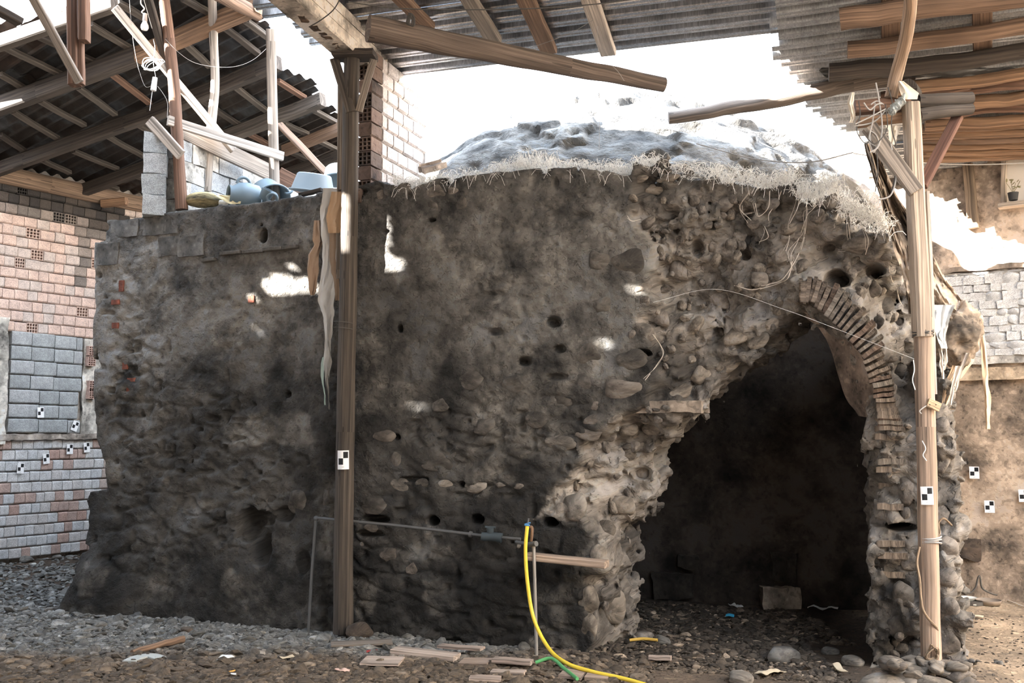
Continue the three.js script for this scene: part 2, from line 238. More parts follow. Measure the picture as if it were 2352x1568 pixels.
// ------------------------------------------------------------------ right wall: plaster above a ledge, whitewashed stone band, rough plaster below
{
  const W = structure('wall_back'), [, vL] = BW.px(2260, 621), [, vS] = BW.px(2260, 836);
  const up = lumpy(15, 1.75, .24, .1, .02, 3.5); up.translate(-3.4, vL + .8, -.17); BW.put(part('upper_plaster', up, stone(.6, .5, .42), W), 0, 0, 0);
  const low = lumpy(15, vL, .3, .06, .035, 4.5, 4); low.translate(-3.4, vL / 2, -.09); BW.put(part('lower_plaster', low, stone(.55, .44, .35), W), 0, 0, 0);
  const ledge = lumpy(4, .05, .3, .04, .02, 8); BW.put(part('ledge', ledge, stone(.5, .42, .36), W), .3, vL + .01, -.02);
  const wash = lumpy(3.2, vL - vS - .02, .08, .05, .02, 7, 2); BW.put(part('whitewash', wash, stone(.74, .73, .72), W), .5, (vL + vS) / 2 - .01, .055);
  const sg = Array.from({ length: 6 }, (_, i) => stoneGeo(1, i + 40)), wm = [[.9, .89, .88], [.85, .84, .83], [.92, .91, .9]].map((c) => brickM(...c));
  const wb = Array.from({ length: 6 }, (_, i) => lumpy(.16, .09, .05, .04, .022, 14, i * 4));
  for (let v = vS + .1, h; v < vL - .02; v += h * .95) { h = rr(.06, .12); if (v + h > vL) h = vL - v; for (let s = -.95 + rr(0, .1), L; s < .75; s += L * .97) { L = rr(.09, .2); const q = rnd() < .72, o = part('stone', q ? pick(wb) : pick(sg), pick(wm), W); BW.put(o, s + L / 2, v + h / 2 - .03, q ? .082 + rr(-.006, .006) : .085); q ? o.scale.set(L * .95 / .16, h * .9 / .09, 1) : o.scale.set(L * .58, h * .62, .03); o.rotateZ(rr(-.06, .06)); } }
  const band = lumpy(3.2, .12, .1, .04, .012, 8, 6); BW.put(part('plaster_band', band, stone(.62, .5, .38), W), .5, vS - .1, .07);
  // timber stud standing in the upper plaster
  const [ts, tv0] = BW.px(2222, 376), [ts1, tv1] = BW.px(2236, 512); part('stud', plank(BW.at(ts, tv0, -.02), BW.at(ts1, tv1 - .05, -.01), .1, .08, BW.n), wood(.34, .28, .22), W);
  // pale ground patches and cracks: torn edges where the plaster fell
  for (const [x, y, w, h] of [[2150, 400, .2, .1], [2290, 560, .12, .05]]) { const [s, v] = BW.px(x, y); const o = part('plaster_patch', lumpy(w, h, .02, .02, .03, 9, x), stone(.5, .41, .34), W); BW.put(o, s, v, -.045); }
  const hs = BW.px(2215, 1255); const darkSlab = part('hollow', lumpy(.3, .24, .03, .03, .06, 7, 1), stone(.12, .09, .07), W); BW.put(darkSlab, hs[0], hs[1], .075);  // dark slab on the plaster; the hollow's shade is put into its colour
  // window at the right edge: an opening cannot be seen through, its pane is pale glass in a white frame
  const [w0, v0] = BW.px(2305, 468), [, v1] = BW.px(2305, 362);
  const win = structure('window_1');
  const fr = wood(.75, .7, .64); const S = (s0, va, s1, vb, t) => plank(BW.at(s0, va, -.02), BW.at(s1, vb, -.02), t, .06, BW.n);
  part('window_frame', mergeGeometries([S(w0, v0, w0 + .02, v1, .05), S(w0, v1, w0 + .7, v1, .05), S(w0 + .7, v0, w0 + .7, v1, .05), S(w0 + .35, v0, w0 + .35, v1, .03)]), fr, win);
  part('window_sill', plank(BW.at(w0 - .04, v0 - .03, .02), BW.at(w0 + .75, v0 - .03, .02), .16, .045), fr, win);
  const pane = lumpy(.68, v1 - v0, .012, .3, 0, 1); BW.put(part('pane', pane, mat(.78, .72, .64, { roughness: .25 }), win), w0 + .35, (v0 + v1) / 2, -.04);
}

// ------------------------------------------------------------------ roofs
function sheet(pt, u0, u1, v0, v1, du, dv, prof, keep) { // corrugated sheet: pt(u, v, lift) -> point; prof(u) lift across the ribs
  const nu = Math.max(2, Math.round((u1 - u0) / du)), nv = Math.max(1, Math.round((v1 - v0) / dv)), pos = [], uv = [], idx = [];
  for (let j = 0; j <= nv; j++) for (let i = 0; i <= nu; i++) { const u = u0 + (u1 - u0) * i / nu, v = v0 + (v1 - v0) * j / nv, p = pt(u, v, prof(u)); pos.push(p.x, p.y, p.z); uv.push(u, v); }
  for (let j = 0; j < nv; j++) for (let i = 0; i < nu; i++) { const u = u0 + (u1 - u0) * (i + .5) / nu, v = v0 + (v1 - v0) * (j + .5) / nv; if (keep && !keep(u, v)) continue; const a = j * (nu + 1) + i, b = a + nu + 1; idx.push(a, b, a + 1, a + 1, b, b + 1); }
  if (!idx.length) return null;
  const g = new THREE.BufferGeometry(); g.setAttribute('position', new THREE.Float32BufferAttribute(pos, 3)); g.setAttribute('uv', new THREE.Float32BufferAttribute(uv, 2)); g.setIndex(idx); g.computeVertexNormals(); return toCreasedNormals(g, .5);
}
const inPoly = (x, y, q) => { let c = false; for (let i = 0, j = q.length - 1; i < q.length; j = i++) if ((q[i][1] > y) !== (q[j][1] > y) && x < (q[j][0] - q[i][0]) * (y - q[i][1]) / (q[j][1] - q[i][1]) + q[i][0]) c = !c; return c; };
// left roof: gently pitched, sooty corrugated sheets on battens and rafters; plane through the left wall's top
const LRo = LW.at(0, 4.97, 0), LRn = V(-.16 * LW.n.x, 1, -.16 * LW.n.z).normalize(), LRu = LW.d.clone(), LRv = V(LW.n.x, .16, LW.n.z).normalize();
const lr = (s, t, l = 0) => LRo.clone().addScaledVector(LRu, s).addScaledVector(LRv, t).addScaledVector(LRn, l);
const lrOf = (p) => { const r = p.clone().sub(LRo); return [r.dot(LRu), r.dot(LRv)]; };
const lrPx = (x, y, l = 0) => onPlane(x, y, LRo.clone().addScaledVector(LRn, l), LRn);
const C1 = structure('ceiling');
{
  // outline of the torn roof: far edge beside the brick pier, then along the concrete beam towards the camera
  const torn = [[800, 420], [800, 300], [780, 262], [760, 250], [745, 234], [727, 214], [721, 184], [690, 178], [660, 166], [634, 142], [622, 118], [614, 62], [596, 22], [570, -30]].map(([x, y]) => lrOf(lrPx(x, y)));
  const near = [[-1.9, -6.6], [-2.6, -1], [-3, 3.9], [-16, 3.9], [-12, -4], [-7, -12.2], [-4.5, -15.6], [-3, -14.6]].map(([x, z]) => lrOf(V(x, 5, z)));
  const outline = [...torn, ...near];
  const gap = [[-14, 66], [60, 50], [150, 42], [232, 14], [290, -14]].map(([x, y]) => lrOf(lrPx(x, y))).concat([[-3.2, -7.75], [-5.2, -8.35], [-9.2, -8.6], [-7.9, -9.5], [-6.9, -10.9], [-6.35, -11.6], [-5.85, -10.6], [-5.25, -9.4]].map(([x, z]) => lrOf(V(x, 5.1, z))));
  const spots = [[676, 650, .17], [650, 664, .11], [684, 612, .1], [887, 606, .1], [886, 590, .06], [580, 760, .035], [963, 940, .055], [1385, 787, .06], [1370, 783, .04], [1464, 663, .04], [578, 688, .02]].map(([x, y, r]) => { const p = FW.px(x, y), a = FW.at(p[0], p[1]); return [a, r]; });
  for (const [y, r] of [[452, .05], [462, .05], [472, .05], [482, .05], [492, .055], [502, .055], [512, .055], [522, .06], [532, .06], [542, .06], [552, .06], [562, .055], [572, .05]]) spots.push([P(792, y, 8.05), r]);
  const holes = spots.map(([a, r]) => { const k = LRo.clone().sub(a).dot(LRn) / SUN.dot(LRn); const [s, t] = lrOf(a.addScaledVector(SUN, k)); return [s, t, r]; });
  const mats = [[.06, .06, .062], [.045, .045, .048], [.08, .08, .08], [.1, .08, .07]].map((c) => mat(...c, { roughness: .85 }, 'rust', 'stoneB', .003));
  for (let s = -14; s < 4; s += .88) for (let t = -.35; t < 12; t += 2.4) {
    const s1 = s + 1.0, t1 = t + 2.62, fine = holes.some((h) => h[0] > s - .3 && h[0] < s1 + .3 && h[1] > t - .3 && h[1] < t1 + .3), tilt = rr(-.004, .004), o = rr(0, .008);
    const g = sheet((u, v, l) => lr(u, v, l + o + tilt * (v - t) + .012 * fbm3(u, v, 3)), s, s1, t, t1, .03, fine ? .022 : .12, (u) => .024 * Math.sin(u / .177 * 6.2832), (u, v) => inPoly(u + .03 * fbm3(u * 6, v * 6, 1), v + .05 * fbm3(u * 6, v * 6, 4), outline) && !inPoly(u + .08 * fbm3(u * 3, v * 3, 2), v + .08 * fbm3(u * 3, v * 3, 6), gap) && !holes.some((h) => { const q = Math.max(.03, h[2] * .62) * (1 + .35 * fbm3(u * 14, v * 14, 3)); return (u - h[0]) ** 2 + ((v - h[1]) / 1.9) ** 2 < q * q; }));
    if (g) part('roof_sheet', g, pick(mats), C1);
  }
  const beam = (name, x0, y0, x1, y1, w, h, m, l) => { const a = lrPx(x0, y0, l), b = lrPx(x1, y1, l); part(name, plank(a, b, w, h, LRn, .012, 8), m, C1); };
  for (const [x0, y0, x1, y1, w, m] of [[-60, 120, 262, 8, .13, M.woodDusty], [-160, 300, 318, 128, .17, M.woodDark], [318, 128, 592, 12, .16, M.woodOrange], [-150, 440, 345, 264, .15, M.woodDark], [345, 264, 640, 144, .15, M.woodDark], [150, 452, 500, 322, .15, M.woodDark], [500, 322, 742, 228, .15, M.woodDusty], [480, 404, 652, 345, .13, M.woodDark], [652, 345, 790, 292, .13, M.woodBrown], [560, 435, 790, 352, .13, M.woodDark]]) beam('rafter', x0, y0, x1, y1, w * .75, w * 1.05, m, -.16);
  const bm = [M.woodDusty, M.woodDusty, M.woodRed, M.woodDusty, M.woodDark];
  for (const [x0, y0, x1, y1] of [[10, 108, 140, 171], [82, 80, 216, 142], [146, 20, 160, 40], [206, 56, 300, 112], [255, 168, 342, 236], [180, 200, 264, 262], [92, 232, 194, 288], [30, 256, 132, 318], [245, 312, 332, 360], [96, 368, 160, 396], [168, 346, 270, 388], [0, 310, 58, 348], [0, 170, 60, 205], [424, 98, 482, 152], [510, 58, 592, 122], [565, 48, 620, 88], [534, 194, 616, 258], [460, 228, 548, 286], [637, 186, 700, 224], [724, 254, 778, 284], [650, 282, 706, 308], [573, 308, 620, 334], [734, 324, 780, 346], [668, 350, 706, 366], [745, 382, 775, 398], [316, 286, 352, 306], [268, 4, 330, 40], [420, -4, 482, 30], [306, 402, 335, 412], [236, 424, 270, 434]]) beam('batten', x0, y0, x1, y1, .07, .05, pick(bm), -.055);
  part('round_timber', log(line(lrPx(500, -16, -.2), lrPx(594, 34, -.2), 10, .02, 3), .07, .06, 14, .08), M.woodBrown, C1);
  for (let i = 0; i < 6; i++) { const t = 1 + i * 1.1; part('rafter', plank(lr(-9, t, -.16), lr(-3.6, t, -.16), .12, .16, LRn), M.woodDark, C1); }
}
// front roof: trapezoid metal sheets laid along the shed, falling away from the camera
const RFn = V(.0633, 1, -.2002).normalize(), RFo = V(0, 6.55, 0), E2 = V(.9535, 0, .3015), E1 = V(.3015, -.21, -.9535);
const rf = (a, b, l = 0) => RFo.clone().addScaledVector(E2, a).addScaledVector(E1, b).addScaledVector(RFn, l);
const rfOf = (p) => { const r = p.clone().sub(RFo); return [r.dot(E2), V(r.x, 0, r.z).dot(V(.3015, 0, -.9535))]; };
const rfPx = (x, y, l = 0) => onPlane(x, y, RFo.clone().addScaledVector(RFn, l), RFn);
const C2 = structure('ceiling');
{
  const bEdge = rfOf(rfPx(1500, 108))[1], aSeam = rfOf(rfPx(1792, 50))[0];
  const trap = (u) => { const x = ((u / .145) % 1 + 1) % 1; return .066 * (sm(0, .1, x) - sm(.4, .5, x)) + .006 * (Math.abs(x - .75) < .05 ? 1 : 0); };
  const mats = [[.86, .87, .88], [.76, .77, .79], [.9, .9, .9], [.7, .7, .71]].map((c) => mat(...c, { roughness: .3, metalness: .9 }, 'block')), right = [[.6, .6, .6], [.5, .5, .5], [.68, .67, .66]].map((c) => mat(...c, { roughness: .42, metalness: .5 }, 'block'));
  const [aT, bT] = rfOf(rfPx(772, 128)), [aU, bU] = rfOf(rfPx(622, 22)), leftRag = (a, b) => a > Math.max(mix(aU, aT, (b - bU) / (bT - bU)), -5.2) - .03 * Math.sin(b * 43) + .1 * fbm3(b * 3, 2, 2);
  const rows = []; for (let b = bEdge; b > -4; b -= .87) rows.push([b - .9, b]);
  for (const [b0, b1] of rows) for (const [a0, a1] of [[-5.4, aSeam + .03]]) { const o = rr(0, .008), sg = rr(.01, .03), ph = rr(0, 1); const g = sheet((b, a, l) => rf(a, b, l + o - sg * Math.sin((a + ph) * 1.1) * .35), b0, b1, a0, a1, .00725, .2, trap, (b, a) => leftRag(a, b)); if (g) part('roof_sheet', g, pick(mats), C2); }
  const edge = [[1792, 60], [1800, 110], [1830, 150], [1862, 222], [1930, 280], [1990, 312], [2020, 345]].map(([x, y]) => rfOf(rfPx(x, y))), aEdge = (b) => { if (b < edge[0][1]) return edge[0][0]; for (let i = 1; i < edge.length; i++) if (b < edge[i][1]) return mix(edge[i - 1][0], edge[i][0], (b - edge[i - 1][1]) / (edge[i][1] - edge[i - 1][1])); return edge[edge.length - 1][0]; };
  for (let b = 11.9; b > -4; b -= .87) for (const [a0, a1] of [[aSeam - .08, aSeam + 2.6], [aSeam + 2.5, aSeam + 5.2]]) { if (a0 > aSeam && b < 8.4) continue; const o = -.03 + rr(-.01, .01), sg = rr(.01, .04), st = 0; const first = a0 < aSeam; const g = sheet((q, a, l) => rf(a, q, l + o - sg * Math.sin(a * 1.3 + b)), b - .9, b, a0, a1, .00967, .06, trap, (q, a) => a > (first ? aEdge(q) - .06 + .1 * fbm3(q * 4, 3, 2) : -9)); if (g) part('roof_sheet', g, pick(right), C2); }
  const bt = (x0, y0, x1, y1, w, m) => part('batten', plank(rfPx(x0, y0, -.06), rfPx(x1, y1, -.06), w, .06, RFn), m, C2);
  bt(1060, -30, 1135, 93, .13, M.woodGrey); bt(1195, -30, 1262, 118, .14, M.woodBrown); bt(1345, -30, 1398, 122, .13, M.woodWhite); bt(905, -20, 985, 62, .12, M.woodBrown); bt(2046, -20, 2046, 88, .14, M.woodBrown); bt(2256, -20, 2256, 108, .14, M.woodBrown);
  const lg = (name, x0, y0, x1, y1, r0, r1, m, l, n = 24) => part(name, log(line(rfPx(x0, y0, l), rfPx(x1, y1, l), n, .08, rr(0, 9)), r0, r1, 12, .14), m, C2);
  lg('purlin_log', 1938, 49, 2500, -24, .085, .075, M.woodBrown, -.19); lg('purlin_log', 1958, 114, 2500, 44, .07, .065, M.woodBrown, -.17); lg('purlin_log', 1900, 172, 2520, 95, .075, .06, M.woodDark, -.16);
  for (const [x0, y, x1, y1, r] of [[2060, 198, 2520, 150, .07], [2020, 232, 2230, 190, .07], [2190, 212, 2520, 176, .07], [2150, 236, 2520, 205, .08], [2140, 262, 2520, 238, .07], [2120, 282, 2520, 262, .065], [2112, 296, 2520, 280, .06], [2110, 312, 2520, 298, .06], [2108, 326, 2520, 315, .055], [2105, 339, 2520, 331, .055], [2105, 350, 2520, 344, .05], [2104, 360, 2520, 355, .05]]) lg('purlin_log', x0, y, x1, y1, r * .8, r * .7, pick([M.woodOrange, M.woodBrown, M.woodOrange, M.woodRed]), -.12);
}

// the rest of the shed, behind and beside the camera: a wide doorway on the right, an invented sunlit wall added across the yard to bounce warm light
{
  const wl = (name, w, h, d, x, y, z, m) => { const o = shade(new THREE.Mesh(lumpy(w, h, d, .5, .02, 2), m)); o.position.set(x, y, z); o.name = name; o.userData.kind = 'structure'; scene.add(o); };
  const pm = mat(.5, .46, .42, {}, 'stone');
  wl('wall_front', 26, 7.2, .25, -3.5, 3.4, 3.9, pm);  // unseen rear wall, added to cut the light from behind
  const R = structure('wall_right'); for (const [w, h, z, y] of [[.25, 7, 1.3, 3.4], [.25, 1.9, -3.2, 5.95]]) { const o = part('wall_section', lumpy(w, h, z === -3.2 ? 9.6 : 5.2, .4, .02, 2), pm, R); o.position.set(7.1, y, z === 1.3 ? 1.6 : z); }
  const H = structure('added_bounce_wall'); const hm = mat(.84, .75, .64, {}, 'stone'); for (const [x, y, z, w, h, d] of [[13.5, 4.5, -3, .4, 9.4, 26]]) { const o = part('added_bounce_face', lumpy(w, h, d, 1, .02, 1), hm, H); o.position.set(x, y, z); }
}
{
  const g = []; for (let z = -6.3; z < 3.8; z += .205) { const x = mix(-2.05, -2.75, (z + 6.3) / 9.5); g.push(plank(V(x + rr(-.01, .01), 5.0, z), V(x, 6.9 + rr(-.1, .05), z), .2, .022, V(1, 0, 0), .004, 2)); }
  for (const q of g) part('added_sun_board', q, M.woodDusty, C2);  // unseen boards added to keep sun out between the two roofs
}

// ------------------------------------------------------------------ the ruined bathhouse
const RUIN = thing('bathhouse_ruin', 'ruined domed stone bathhouse with a broken brick arch, filling the middle of the shed', 'ruin');
function netSurface(nx, ny, nz, f, o, h) { // naive surface nets: f < 0 inside
  const id = new Int32Array(nx * ny * nz).fill(-1), pos = [], idx = [], A = (i, j, k) => (k * ny + j) * nx + i;
  for (let k = 0; k < nz - 1; k++) for (let j = 0; j < ny - 1; j++) for (let i = 0; i < nx - 1; i++) {
    const b = A(i, j, k); let m = 0; const q = [f[b], f[b + 1], f[b + nx], f[b + nx + 1], f[b + nx * ny], f[b + nx * ny + 1], f[b + nx * ny + nx], f[b + nx * ny + nx + 1]];
    for (let c = 0; c < 8; c++) if (q[c] < 0) m |= 1 << c;
    if (m === 0 || m === 255) continue;
    let x = 0, y = 0, z = 0, n = 0;
    for (let c = 0; c < 8; c++) for (let e = 1; e < 8; e <<= 1) { const d = c | e; if (d === c) continue; if ((q[c] < 0) === (q[d] < 0)) continue; const t = q[c] / (q[c] - q[d]); x += (c & 1) + (e === 1 ? t : 0); y += (c >> 1 & 1) + (e === 2 ? t : 0); z += (c >> 2 & 1) + (e === 4 ? t : 0); n++; }
    id[b] = pos.length / 3; pos.push(o[0] + (i + x / n) * h, o[1] + (j + y / n) * h, o[2] + (k + z / n) * h);
  }
  for (let k = 1; k < nz - 1; k++) for (let j = 1; j < ny - 1; j++) for (let i = 1; i < nx - 1; i++) {
    const b = A(i, j, k), s = f[b] < 0;
    const quad = (p, q, r, t, flip) => { if (p < 0 || q < 0 || r < 0 || t < 0) return; flip ? idx.push(p, q, r, r, q, t) : idx.push(p, r, q, q, r, t); };
    if (s !== f[b + 1] < 0) quad(id[b - nx - nx * ny], id[b - nx * ny], id[b - nx], id[b], s);
    if (s !== f[b + nx] < 0) quad(id[b - 1 - nx * ny], id[b - nx * ny], id[b - 1], id[b], !s);
    if (s !== f[b + nx * ny] < 0) quad(id[b - 1 - nx], id[b - nx], id[b - 1], id[b], s);
  }
  return [pos, idx];
}
const SIL = [[60, 1660], [120, 1420], [165, 1385], [185, 1330], [197, 1262], [206, 1215], [199, 1150], [207, 1130], [243, 1122], [243, 1062], [222, 1005], [217, 930], [217, 850], [213, 760], [217, 700], [216, 600], [218, 557], [243, 553], [246, 503], [300, 500], [340, 494], [480, 478], [620, 462], [740, 440], [790, 435], [830, 425], [862, 408], [900, 425], [945, 432], [1000, 412], [1100, 400], [1200, 390], [1290, 386], [1380, 388], [1440, 402], [1500, 402], [1560, 395], [1600, 402], [1700, 422], [1780, 440], [1860, 455], [1930, 475], [1980, 510], [2020, 545], [2060, 590], [2085, 640], [2120, 760], [2150, 830], [2180, 850], [2180, 1000], [2184, 1150], [2192, 1230], [2194, 1330], [2198, 1400], [2208, 1500], [2222, 1590], [2240, 1660]].map(([x, y]) => FW.px(x, y));
const OPEN = [[2028, 1660, -.05], [2024, 1400, -.08], [2020, 1250, -.08], [2013, 1100, -.1], [2008, 950, -.14], [1995, 880, -.16], [1960, 800, -.17], [1905, 735, -.17], [1855, 700, -.16], [1832, 705, -.14], [1800, 745, -.2], [1755, 790, -.24], [1705, 825, -.25], [1660, 855, -.26], [1632, 893, -.26], [1606, 922, -.25], [1596, 948, -.22], [1556, 955, -.22], [1540, 985, -.28], [1500, 1010, -.32], [1488, 1045, -.34], [1497, 1090, -.36], [1478, 1125, -.38], [1470, 1160, -.38], [1458, 1183, -.36], [1412, 1188, -.3], [1402, 1198, -.3], [1428, 1235, -.42], [1432, 1290, -.45], [1422, 1320, -.45], [1437, 1360, -.45], [1440, 1430, -.45], [1448, 1480, -.42], [1492, 1510, -.35], [1510, 1560, -.3], [1512, 1660, -.3]].map(([x, y, w]) => FW.px(x, y, w));
const RUB = [[1450, 300], [1452, 395], [1445, 440], [1438, 490], [1455, 520], [1490, 560], [1500, 620], [1465, 655], [1495, 690], [1455, 740], [1480, 775], [1500, 850], [1480, 905], [1470, 930], [1400, 960], [1330, 1000], [1320, 1050], [1275, 1110], [1255, 1160], [1215, 1190], [1300, 1200], [1375, 1240], [1390, 1290], [1335, 1330], [1330, 1400], [1355, 1460], [1330, 1530], [1330, 1700], [2300, 1700], [2300, 300]].map(([x, y]) => FW.px(x, y));
const DEPTH = [[1500, 450, -.06], [1600, 450, -.1], [1750, 470, -.15], [1900, 520, -.2], [2000, 560, -.25], [2060, 620, -.35], [1520, 600, -.1], [1550, 700, -.14], [1590, 690, -.34], [1700, 600, -.22], [1800, 560, -.2], [1640, 760, -.26], [1720, 720, -.2], [1780, 690, -.16], [1840, 650, -.12], [1900, 640, -.15], [1960, 700, -.15], [2020, 800, -.15], [2050, 920, -.12], [1950, 600, -.34], [1920, 580, -.42], [2060, 700, -.7], [2085, 740, -.8], [2090, 800, -.85], [2090, 870, -.82], [2066, 640, -.6], [2075, 690, -.8], [2060, 790, -.6], [2072, 850, -.75], [2110, 910, -.55], [2120, 800, -.8], [2060, 1000, -.08], [2150, 1000, -.06], [2168, 950, -.08], [2172, 880, -.12], [2165, 830, -.2], [2100, 1300, -.05], [2180, 1400, 0], [2050, 1400, -.08], [1550, 850, -.16], [1620, 850, -.26], [1500, 800, -.08], [1520, 940, -.1], [1590, 930, -.2], [1400, 980, -.06], [1480, 1020, -.32], [1400, 1050, -.14], [1350, 1120, -.12], [1450, 1130, -.36], [1300, 1160, -.05], [1340, 1200, -.12], [1400, 1180, -.3], [1420, 1260, -.45], [1350, 1290, -.05], [1380, 1380, -.16], [1430, 1400, -.46], [1340, 1450, -.02], [1440, 1480, -.42], [1450, 1540, -.2]].map(([x, y, w]) => [...FW.px(x, y, w), w]);
const HOLES = [[605, 540, 15, 20, .35], [575, 1205, 40, 45, .22], [600, 1255, 34, 50, .2], [655, 1180, 30, 20, .12], [598, 1190, 40, 22, .25], [660, 905, 10, 9, .08], [700, 1290, 20, 30, .06], [992, 1196, 17, 13, .4], [912, 1003, 9, 9, .12], [860, 1192, 40, 12, .2], [850, 1225, 42, 9, .12], [1096, 1192, 20, 13, .3], [1262, 1200, 18, 12, .4], [1270, 738, 20, 14, .15], [918, 754, 9, 12, .12], [1205, 830, 20, 12, .12], [1135, 762, 22, 9, .1], [1285, 800, 18, 10, .08], [1060, 1112, 10, 8, .12], [950, 1100, 42, 7, .09], [990, 505, 12, 6, .12], [885, 530, 12, 5, .06], [2072, 1215, 32, 10, .5], [600, 516, 6, 5, .1], [1280, 865, 26, 9, .06], [1180, 1140, 24, 10, .06], [560, 1110, 20, 10, .06], [490, 960, 25, 10, .05], [2010, 600, 22, 16, .2], [1918, 625, 30, 22, .3], [1470, 810, 24, 10, .14], [1590, 560, 16, 20, .14], [1700, 570, 14, 14, .14], [1450, 1090, 24, 16, .16]].map(([x, y, rx, ry, d]) => [...FW.px(x, y), rx / ppm(7.75), ry / ppm(7.75), d]);
function polyDist(x, y, q) { let d = 1e9; for (let i = 0, j = q.length - 1; i < q.length; j = i++) { const ax = q[j][0], ay = q[j][1], bx = q[i][0] - ax, by = q[i][1] - ay, t = clamp(((x - ax) * bx + (y - ay) * by) / (bx * bx + by * by + 1e-12)); const X = x - ax - t * bx, Y = y - ay - t * by; d = Math.min(d, X * X + Y * Y); } d = Math.sqrt(d); return inPoly(x, y, q) ? -d : d; }
const CELL = .0165, U0 = -4.6, V0 = -.16, W0 = -.96, NU = 480, NV = 250, NW = 77;
const m2 = { sil: new Float32Array(NU * NV), open: new Float32Array(NU * NV), w: new Float32Array(NU * NV), r: new Float32Array(NU * NV) };
for (let j = 0; j < NV; j++) for (let i = 0; i < NU; i++) {
  const u = U0 + i * CELL, v = V0 + j * CELL, k = j * NU + i; m2.sil[k] = polyDist(u, v, SIL); m2.open[k] = polyDist(u, v, OPEN);
  const ju = .1 * fbm3(u * 7, v * 7, 2, 3), dr = -polyDist(u + ju, v + .08 * fbm3(u * 7, v * 7, 8, 3), RUB); let w = .02 * fbm3(u * .9, v * .9, 5, 2), R = 0;
  if (dr > 0) { let s = 0, t = 0; for (const [a, b, c] of DEPTH) { const d = 1 / Math.pow((u - a) ** 2 + (v - b) ** 2 + .004, 1.6); s += d * c; t += d; } R = sm(0, .06, dr); w = mix(w, s / t - .03, sm(0, .09, dr)); }
  if (u < -3.2) w += .16 * sm(.9, 0, v) * sm(-3.2, -4, u);                       // the left foot bulges
  m2.w[k] = w; m2.r[k] = R;
}
const field = new Float32Array(NU * NV * NW);
function ruinField(u, v, w, k) {
  const sil = m2.sil[k], op = m2.open[k], sw = m2.w[k], R = m2.r[k];
  let d = Math.max(sil, w - sw, W0 + .06 - w, -op); if (d > .26 || d < -.26) return d;
  const front = w > sw - .4;
  let n = .018 * fbm3(u * 4, v * 4, w * 4, 3) + .013 * fbm3(u * 17, v * 17, w * 17, 3);
  if (R > 0 || op < .2) { // rubble core: lumps of stone in crumbling mortar, pits between
    const k2 = Math.max(R, sm(.2, .02, op)), [a, b] = worley3(u * 5.2 + .3 * vn3(u * 6, v * 6, w * 6), v * 6.2, w * 5.2);
    n += k2 * ((.115 * (.5 - a)) + .15 * fbm3(u * 5, v * 5, w * 5, 5) - .06 * Math.abs(vn3(u * 11, v * 11, w * 11)) - .034 * Math.abs(vn3(u * 23, v * 23, w * 23)) + .016 * vn3(u * 30 + 5, v * 30, w * 30) + .035 + .02 * (sm(.25, .05, b - a)) - .035 * sm(.3, .55, vn3(u * 9 + 4, v * 9, w * 9)));
  } else { // plaster, thin or gone below: flat stones show as low courses
    const bare = sm(-.05, .25, fbm3(u * .8, v * .8, 3, 3) + .5 * sm(2.5, 1.2, v) - .2);
    if (bare > 0 && front) { const row = v * 5.6 + .7 * vn3(u * 1.2, v * 1.6, 7), st = worley3(u * 3.1 + Math.floor(row) * .37, row, .5); n += bare * sm(-.03, -.3, sil) * (.022 * (sm(.02, .22, st[1] - st[0]) - .75) + .02 * fbm3(u * 8, v * 8, 1, 3)); }
    n += .012 * sm(.05, .3, fbm3(u * 2.2, v * 2.2, 11, 3)) * (1 - bare);
    const pits = vn3(u * 11, v * 14, 31); n -= .03 * sm(.62, .8, pits) * (.3 + bare);
  }
  d -= n;
  for (const [a, b, rx, ry, dp] of HOLES) { const x = (u - a) / rx, y = (v - b) / ry; if (x * x + y * y > 2) continue; const z = (w - sw) / dp; const e = (Math.sqrt(x * x + y * y + z * z) - 1 + .25 * fbm3(u * 14, v * 14, w * 9, 2)) * Math.min(rx, ry, dp); d = Math.max(d, -e); }
  return d;
}
for (let q = 0; q < NW; q++) for (let j = 0; j < NV; j++) for (let i = 0; i < NU; i++) field[(q * NV + j) * NU + i] = ruinField(U0 + i * CELL, V0 + j * CELL, W0 + q * CELL, j * NU + i);
function frontW(u, v) { // where the built surface stands at (u, v); null in the opening
  const i = Math.round((u - U0) / CELL), j = Math.round((v - V0) / CELL); if (i < 1 || j < 1 || i > NU - 2 || j > NV - 2) return null;
  for (let q = NW - 2; q > 4; q--) { const a = field[(q * NV + j) * NU + i], b = field[((q + 1) * NV + j) * NU + i]; if (a < 0 && b >= 0) return W0 + (q + a / (a - b)) * CELL; } return null;
}
